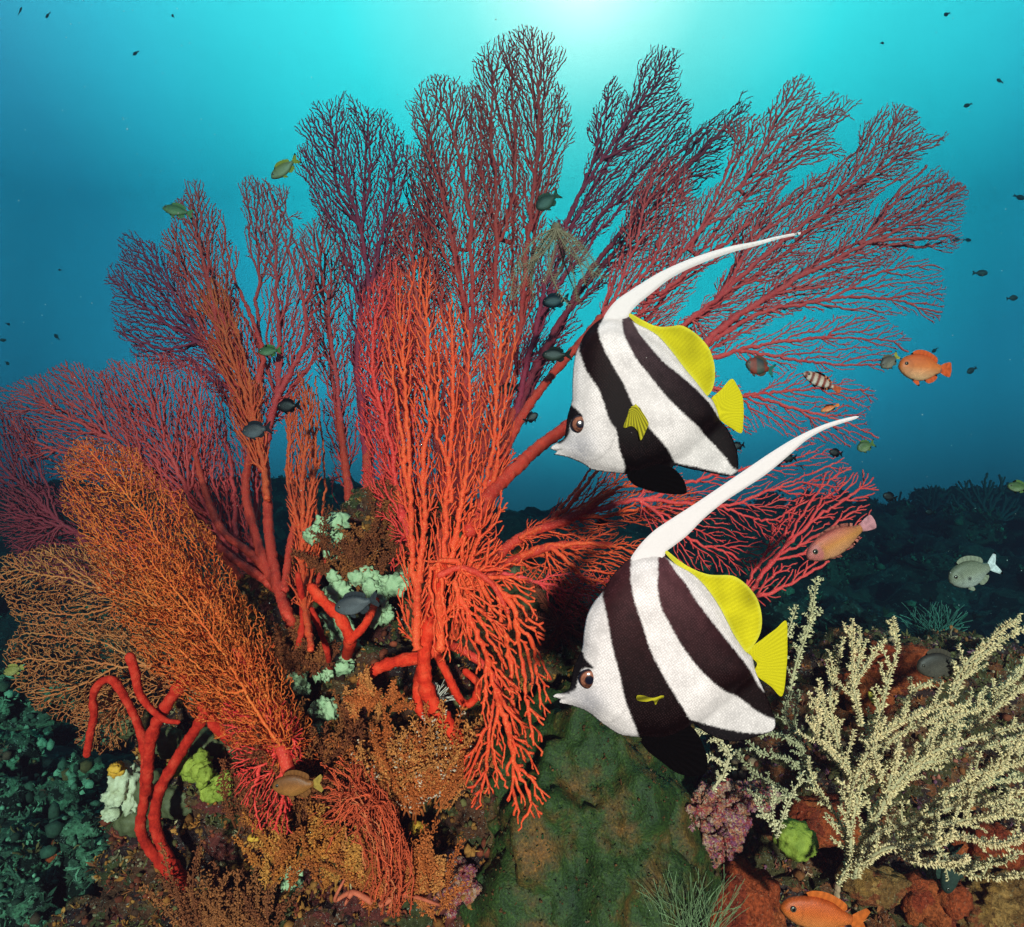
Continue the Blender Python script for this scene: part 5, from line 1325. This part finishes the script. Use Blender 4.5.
# ------------------------------------------------------------------ the small fish
def small_fish(name, label, cat, px, py, Y, L, ang, H, pal, tail='fork', group=None, yaw=0, dors=.10, spots=(), bars=0, eye=.034, fin=None, tailc=None, seed=1):
    """L length in picture units, ang = heading of the nose (degrees, 180 = left), H = body depth / length;
    pal = (back, flank, belly)"""
    root = thing(name, label, cat, P(px, py, Y), group)
    s = K * Y; a = math.radians(ang); left = math.cos(a) < 0
    up = -1 if left else 1
    cs, sn = math.cos(a), math.sin(a)
    def to3d(V, off):
        u = (0.5 - V[:, 0]) * L; v = V[:, 1] * L
        X = cs * u + (sn * v if left else -sn * v)
        Zc = sn * u + (-cs * v if left else cs * v)
        c = P(px, py, Y)
        dx, dz = X * s, Zc * s
        return np.stack([c[0] + dx * math.cos(yaw), Y + off * L * s + dx * math.sin(yaw), c[2] + dz], 1)
    back, flank, belly = (np.array(c) for c in pal)
    body = smooth_closed([(0, 0), (.06, .28 * H), (.18, .43 * H), (.36, .50 * H), (.55, .42 * H), (.70, .22 * H), (.80, .13 * H), (.81, 0), (.80, -.13 * H), (.70, -.24 * H), (.54, -.44 * H), (.36, -.50 * H), (.18, -.40 * H), (.05, -.20 * H)], .035)
    def colour(V):
        t = V[:, 1] / (.5 * H)
        c = np.where(t[:, None] > 0, flank + (back - flank) * np.clip(t, 0, 1)[:, None] ** .8, flank + (belly - flank) * np.clip(-t, 0, 1)[:, None] ** .8)
        if bars:
            w = 0.5 + .5 * np.cos(V[:, 0] * bars * 6.28 + V[:, 1] * 4)
            c = c * (1 - .0 * w[:, None]) * sstep(w, .25, .6)[:, None] + np.array((.26, .03, .012)) * (1 - sstep(w, .25, .6))[:, None]
        for x, y, r, cc in spots:
            m = sstep(r - np.hypot(V[:, 0] - x, V[:, 1] - y), -.015, .015)[:, None]; c = c * (1 - m) + np.array(cc) * m
        gl = np.abs(np.hypot(V[:, 0] - .06, V[:, 1]) - .17) + np.where(np.abs(V[:, 1]) > .3 * H, 1, 0) + np.where(V[:, 0] < .1, 1, 0)
        c = c * (1 - .3 * np.exp(-(gl / .012) ** 2))[:, None]
        return c
    def th(V):
        d = np.maximum(sdf(body, V), 0); D = .40 * H
        return .17 * H ** .6 * .62 * np.sqrt(np.maximum(0, 1 - (1 - np.minimum(d / D, 1)) ** 2)) + .001
    step = .028 if L > 24 else .045
    mb = MB(); inflate(mb, body, step, th, to3d, colour); mb.obj('body', M_SMALL, root)
    fc = np.array(fin if fin is not None else flank * .9); tcl = np.array(tailc if tailc is not None else fc)
    def part(nm, out, base, off=0.0, f=(.5, 0), n=60, t=.010, bend=None):
        o = smooth_closed(out, .03)
        def cc(V):
            w = .8 + .2 * np.cos(np.arctan2(V[:, 1] - f[1], V[:, 0] - f[0]) * n); return np.array(base) * w[:, None]
        m = MB(); inflate(m, o, .035 if L > 24 else .05, lambda V: t * np.minimum(1, np.maximum(sdf(o, V), 0) / .02), to3d, cc, bend or (lambda V: np.full(len(V), off))); m.obj(nm, M_FIN, root).data.set_sharp_from_angle(angle=math.radians(50))
    if tail == 'fork': tl = [(.78, .10 * H), (.88, .22 * H + .04), (1.0, .30 * H + .07), (.95, .12 * H), (.92, 0), (.95, -.12 * H), (1.0, -.30 * H - .07), (.88, -.22 * H - .04), (.78, -.10 * H)]
    else: tl = [(.78, .11 * H), (.88, .24 * H), (.97, .27 * H), (.99, .10 * H), (.995, 0), (.99, -.10 * H), (.97, -.27 * H), (.88, -.24 * H), (.78, -.11 * H)]
    part('tail_fin', tl, tcl, f=(.7, 0))
    part('dorsal_fin', [(.22, .43 * H), (.30, .48 * H + dors * .7), (.45, .46 * H + dors), (.60, .36 * H + dors), (.72, .20 * H + dors * .9), (.70, .20 * H), (.55, .40 * H), (.38, .47 * H)], fc, f=(.3, -.8), n=90)
    part('anal_fin', [(.50, -.43 * H), (.58, -.40 * H - dors * .8), (.68, -.28 * H - dors), (.74, -.18 * H - dors * .7), (.71, -.20 * H), (.60, -.36 * H)], fc, f=(.4, .6), n=70)
    part('pelvic_fin', [(.27, -.44 * H), (.33, -.47 * H - dors * .6), (.42, -.46 * H - dors * 1.1), (.38, -.44 * H)], fc, f=(.27, -.3))
    if L > 999:
        z = -.113 * H ** .6
        part('pectoral_fin', [(.26, -.06 * H), (.33, .02 * H), (.42, -.06 * H), (.41, -.16 * H), (.34, -.16 * H)], flank * .93, f=(.24, -.05), n=26, t=.006, bend=lambda V: z - .14 * (V[:, 0] - .25))
    if L > 21:
        m = MB(); V, F = ICO[3]; e = eye
        c2 = np.array([.12, .10 * H]); zt = -float(th(np.array([c2]))[0])
        q = np.abs(V[:, 1]); rr = np.hypot(V[:, 0], V[:, 2])
        col = np.where((rr < .55)[:, None], np.array((.004, .004, .006)), np.where((rr < .85)[:, None], np.array((.10, .08, .05)), np.array((.03, .025, .02))))
        m.add(to3d(c2 + V[:, [0, 2]] * e, zt + V[:, 1] * e * .45), F, col); m.obj('eye', M_EYE, root)
    return root

OR = ((.62,.10,.02),(.66,.17,.03),(.70,.42,.22)); DK = ((.002,.002,.003),(.003,.003,.004),(.006,.006,.007)); GR = ((.05,.09,.03),(.09,.15,.04),(.28,.32,.18))
small_fish('anthias', 'plump orange fish with pale belly in open water right of the fan', 'anthias', 925, 368, .80, 54, 176, .50, OR, 'round', fin=(.50,.08,.02), spots=[(.80,-.03,.035,(.10,.05,.12))], seed=2)
small_fish('damselfish', 'small grey fish with yellow tail touching the snout of the plump orange fish', 'damselfish', 890, 361, .90, 22, 215, .55, ((.06,.05,.04),(.12,.10,.07),(.3,.26,.2)), tailc=(.30,.26,.04))
small_fish('damselfish', 'teal and orange damselfish among right fan twigs behind the upper bannerfish tail', 'damselfish', 760, 367, .98, 30, 165, .55, ((.02,.05,.06),(.10,.05,.03),(.03,.10,.08)), bars=2, tailc=(.02,.12,.09))
small_fish('hawkfish', 'white hawkfish with slanting rust bars resting on the right fan twigs', 'hawkfish', 822, 382, .93, 42, 155, .30, ((.55,.30,.20),(.68,.50,.40),(.72,.62,.54)), 'round', bars=6.5, dors=.05, fin=(.5,.12,.05), tailc=(.45,.08,.03))
small_fish('goby', 'tiny plain orange fish under the barred hawkfish', 'goby', 830, 408, .80, 20, 200, .30, OR, 'round', dors=.05)
small_fish('damselfish', 'green damselfish with whitish chin in open water below the plump orange fish', 'damselfish', 866, 446, 1.0, 19, 200, .55, GR)
small_fish('damselfish', 'green fish half cut off by the right edge', 'damselfish', 1019, 487, 1.0, 24, 176, .42, GR)
small_fish('wrasse', 'pink headed wrasse with yellow orange middle nosing down by the right fan', 'wrasse', 841, 539, .90, 82, 207, .33, ((.60,.12,.10),(.62,.22,.05),(.62,.26,.14)), 'round', dors=.04, fin=(.55,.16,.12), tailc=(.50,.20,.22),
           spots=[(.66,-.13,.022,(.01,.01,.01)),(.9,.02,.02,(.1,.02,.03)),(.05,.0,.16,(.52,.14,.12))], yaw=.1)
small_fish('chromis', 'pale olive chromis with white tail over the dark reef at the right', 'chromis', 974, 572, .95, 54, 200, .50, ((.14,.15,.09),(.24,.24,.17),(.42,.42,.38)), 'fork', tailc=(.55,.58,.58), spots=[(.34,-.06,.03,(.01,.01,.01))])
small_fish('damselfish', 'dark brown damselfish swimming over the cream soft coral', 'damselfish', 941, 664, .88, 50, 190, .50, ((.035,.028,.022),(.07,.055,.04),(.11,.09,.07)))
small_fish('anthias', 'large orange fish cut by the bottom edge below the cream coral', 'anthias', 825, 915, .84, 92, 170, .36, ((.66,.09,.015),(.70,.13,.02),(.72,.22,.06)), 'fork', fin=(.62,.12,.02), dors=.08)
small_fish('damselfish', 'dark green fish nosing straight down under the cream soft coral', 'damselfish', 951, 868, .90, 52, 262, .38, ((.015,.03,.022),(.03,.05,.038),(.05,.075,.055)))
small_fish('goby', 'tiny lemon yellow fish among the cream branches', 'goby', 874, 701, .96, 22, 120, .28, ((.52,.36,.02),(.60,.42,.03),(.62,.5,.1)), 'round', dors=.04)
small_fish('damselfish', 'slate grey damselfish in front of the mint sponges', 'damselfish', 357, 604, .86, 46, 194, .42, ((.030,.036,.042),(.075,.085,.095),(.15,.165,.175)), 'fork', fin=(.025,.03,.035))
small_fish('damselfish', 'dark grey damselfish in front of the pinkish trunk of the left fan', 'damselfish', 257, 430, .95, 30, 190, .50, ((.012,.016,.022),(.035,.045,.055),(.12,.14,.16)), fin=(.01,.013,.018))
small_fish('damselfish', 'brown orange damselfish in front of the brown hydroids', 'damselfish', 298, 785, .84, 52, 184, .42, ((.20,.065,.018),(.36,.12,.025),(.44,.17,.04)), 'fork', tailc=(.34,.20,.04), fin=(.20,.07,.02))
small_fish('damselfish', 'olive fish nosing down left in the blue just beside the purple crown', 'damselfish', 285, 168, 1.5, 34, 217, .36, ((.20,.16,.04),(.22,.20,.10),(.30,.26,.12)), fin=(.28,.22,.03))
small_fish('damselfish', 'green fish above the upper edge of the left fan', 'damselfish', 178, 211, 1.5, 32, 168, .32, ((.05,.10,.04),(.10,.16,.06),(.26,.30,.14)))
small_fish('damselfish', 'dusky olive fish peeping between the fans near the feather star', 'damselfish', 548, 201, 1.7, 28, 215, .50, ((.03,.045,.03),(.05,.065,.04),(.07,.09,.05)))
small_fish('damselfish', 'dark slender fish in the gap left of the upper bannerfish', 'damselfish', 557, 355, 1.2, 30, 182, .40, ((.004,.008,.006),(.010,.016,.012),(.03,.04,.022)))
small_fish('damselfish', 'blue tailed fish behind the feather star', 'damselfish', 556, 301, 1.5, 28, 190, .45, ((.004,.012,.018),(.006,.02,.028),(.01,.03,.04)))
small_fish('damselfish', 'olive fish deep inside the left fan', 'damselfish', 270, 351, 1.6, 24, 185, .40, GR)
small_fish('damselfish', 'yellow green fish tucked against the amber fan at the left edge', 'damselfish', 14, 670, .88, 22, 200, .45, ((.20,.19,.04),(.26,.24,.06),(.3,.28,.1)))
GB = 'little black fish near the fans'
for i, (x, y, L, g, l) in enumerate([(509, 389, 20, 185, 'little black fish at the right edge of the tall fan, above the thick rib'), (531, 418, 16, 30, 'little black fish hovering over the thick right rib'),
        (503, 460, 15, 170, 'little black fish under the thick right rib'), (289, 406, 24, 185, 'little black fish behind the bright left bundle'), (890, 497, 15, 165, 'little black fish right of the low fan tip'),
        (836, 453, 14, 170, 'little black fish just left of the green damselfish'), (789, 458, 16, 180, 'little black fish behind the lower streamer'), (602, 523, 14, 200, 'little black fish under the belly of the upper bannerfish'),
        (738, 446, 14, 190, 'little black fish under the tail of the upper bannerfish'), (930, 512, 10, 180, 'little black fish low over the distant reef')]):
    small_fish('black_damsel', l, 'damselfish', x, y, [1.25, 1.12, 1.3, 1.2, 1.3, 1.1, 1.15, 1.2, 1.2, 2.2][i], L, g, .52, DK, group=GB)

# far fish: one simple silhouette-sized body with its fins, copied
def far_fish():
    mb = MB()
    o = smooth_closed([(0, 0), (.12, .15), (.35, .24), (.58, .18), (.76, .06), (1, .17), (.93, 0), (1, -.17), (.76, -.06), (.58, -.18), (.35, -.24), (.12, -.15)], .06)
    inflate(mb, o, .07, lambda V: .07 * np.minimum(1, np.maximum(sdf(o, V), 0) / .18) + .004, lambda V, f: np.stack([V[:, 0] - .5, f, V[:, 1]], 1), lambda V: np.tile((.03, .04, .045), (len(V), 1)))
    return mb.obj('distant_fish', M_SMALL)
FAR = [(20, 11, 9, 'faint fish speck nearest the top left corner'), (48, 15, 8, 'second faint fish speck from the top left corner'), (173, 16, 6, 'faint fish speck at the top, left of the purple crown'),
       (136, 53, 8, 'faint fish speck in the upper left water, lowest of the four'), (947, 14, 9, 'faint curved fish speck near the top right corner'), (882, 43, 6, 'tiny upright fish speck above the right fan'),
       (1000, 81, 8, 'upright fish speck by the right edge near the top'), (968, 105, 9, 'slanting fish speck right of the right fan crown'), (1019, 197, 11, 'fish speck cut by the right edge at fan height'),
       (980, 273, 14, 'long slanting dark fish right of the fan tips'), (1012, 298, 12, 'roundish dark fish by the right edge at mid height'), (967, 240, 8, 'right one of the fish pair beside the fan tips'),
       (955, 240, 9, 'left one of the fish pair beside the fan tips'), (972, 370, 13, 'dark little fish right of the plump orange fish'), (935, 350, 7, 'faint fish above the plump orange fish'),
       (57, 337, 8, 'curled dark fish speck over the left fan'), (8, 324, 6, 'topmost of the dark fish specks at the left edge'), (2, 340, 7, 'middle dark fish speck at the left edge'), (7, 363, 7, 'lowest dark fish speck at the left edge'),
       (60, 270, 4, 'pinpoint fish speck in the blue left water')]
ff = far_fish()
for i, (x, y, L, l) in enumerate(FAR):
    Y = 3.2 + (i * 37 % 17) / 17 * 1.6
    if L > 11: Y = 2.4
    o = ff if i == 0 else copy_tree(ff)
    o.location = P(x, y, Y); s = L * K * Y; o.scale = (s, s, s)
    r = random.Random(i)
    o.rotation_euler = (0, r.uniform(-.9, .9), r.choice((0, math.pi)) + r.uniform(-.5, .5))
    tag(o, l, 'distant fish', 'distant fish specks in open water')

# faint fan corals far off on the reef edge
def far_fan(label, px, py, Y, w, h, seed):
    mb = MB(); d = plane_depth(Y, px, py, 0, .05)
    fan_lobe(mb, [(px - w * .2, py), (px - w * .5, py - h * .5), (px - w * .3, py - h), (px + w * .25, py - h * .95), (px + w * .5, py - h * .5), (px + w * .2, py)],
             [[(px, py + 6), (px - w * .05, py - h * .4), (px + w * .02, py - h)], [(px, py - h * .3), (px + w * .3, py - h * .8)], [(px, py - h * .2), (px - w * .35, py - h * .7)]], d, sp=4.2, r_tip=1.0, r0=2.6, seed=seed)
    tag(mb.obj('distant_fan', M_FARFAN, loc=P(px, py, Y)), label, 'sea fan', 'far off sea fans in the haze')
M_FARFAN = noisy('far_fan_skin', [(0.3, (0.02, 0.03, 0.03)), (0.7, (0.05, 0.06, 0.06))], 20, bump=0)
far_fan('larger dim sea fan silhouette on the far reef near the right edge', 985, 535, 4.6, 70, 62, 1)
far_fan('small dim sea fan silhouette on the far reef left of the larger one', 935, 522, 5.2, 40, 36, 2)
far_fan('low dim sea fan silhouette on the far reef above the pink headed wrasse tail', 900, 520, 5.6, 34, 28, 3)

# drifting specks in the water
def plankton():
    rs = np.random.RandomState(3); mb = MB(); V, F = ICO[1]
    for _ in range(420):
        Y = rs.uniform(.45, 2.2); p = P(rs.uniform(0, 1024), rs.uniform(0, 620), Y)
        mb.add(V * K * Y * rs.uniform(.22, .55) * rs.uniform(.6, 1.4, 3) + np.array(p), F, (.45, .45, .42))
    tag(mb.obj('plankton', M_BEAD), 'fine specks drifting in the water', None, kind='stuff')
plankton()
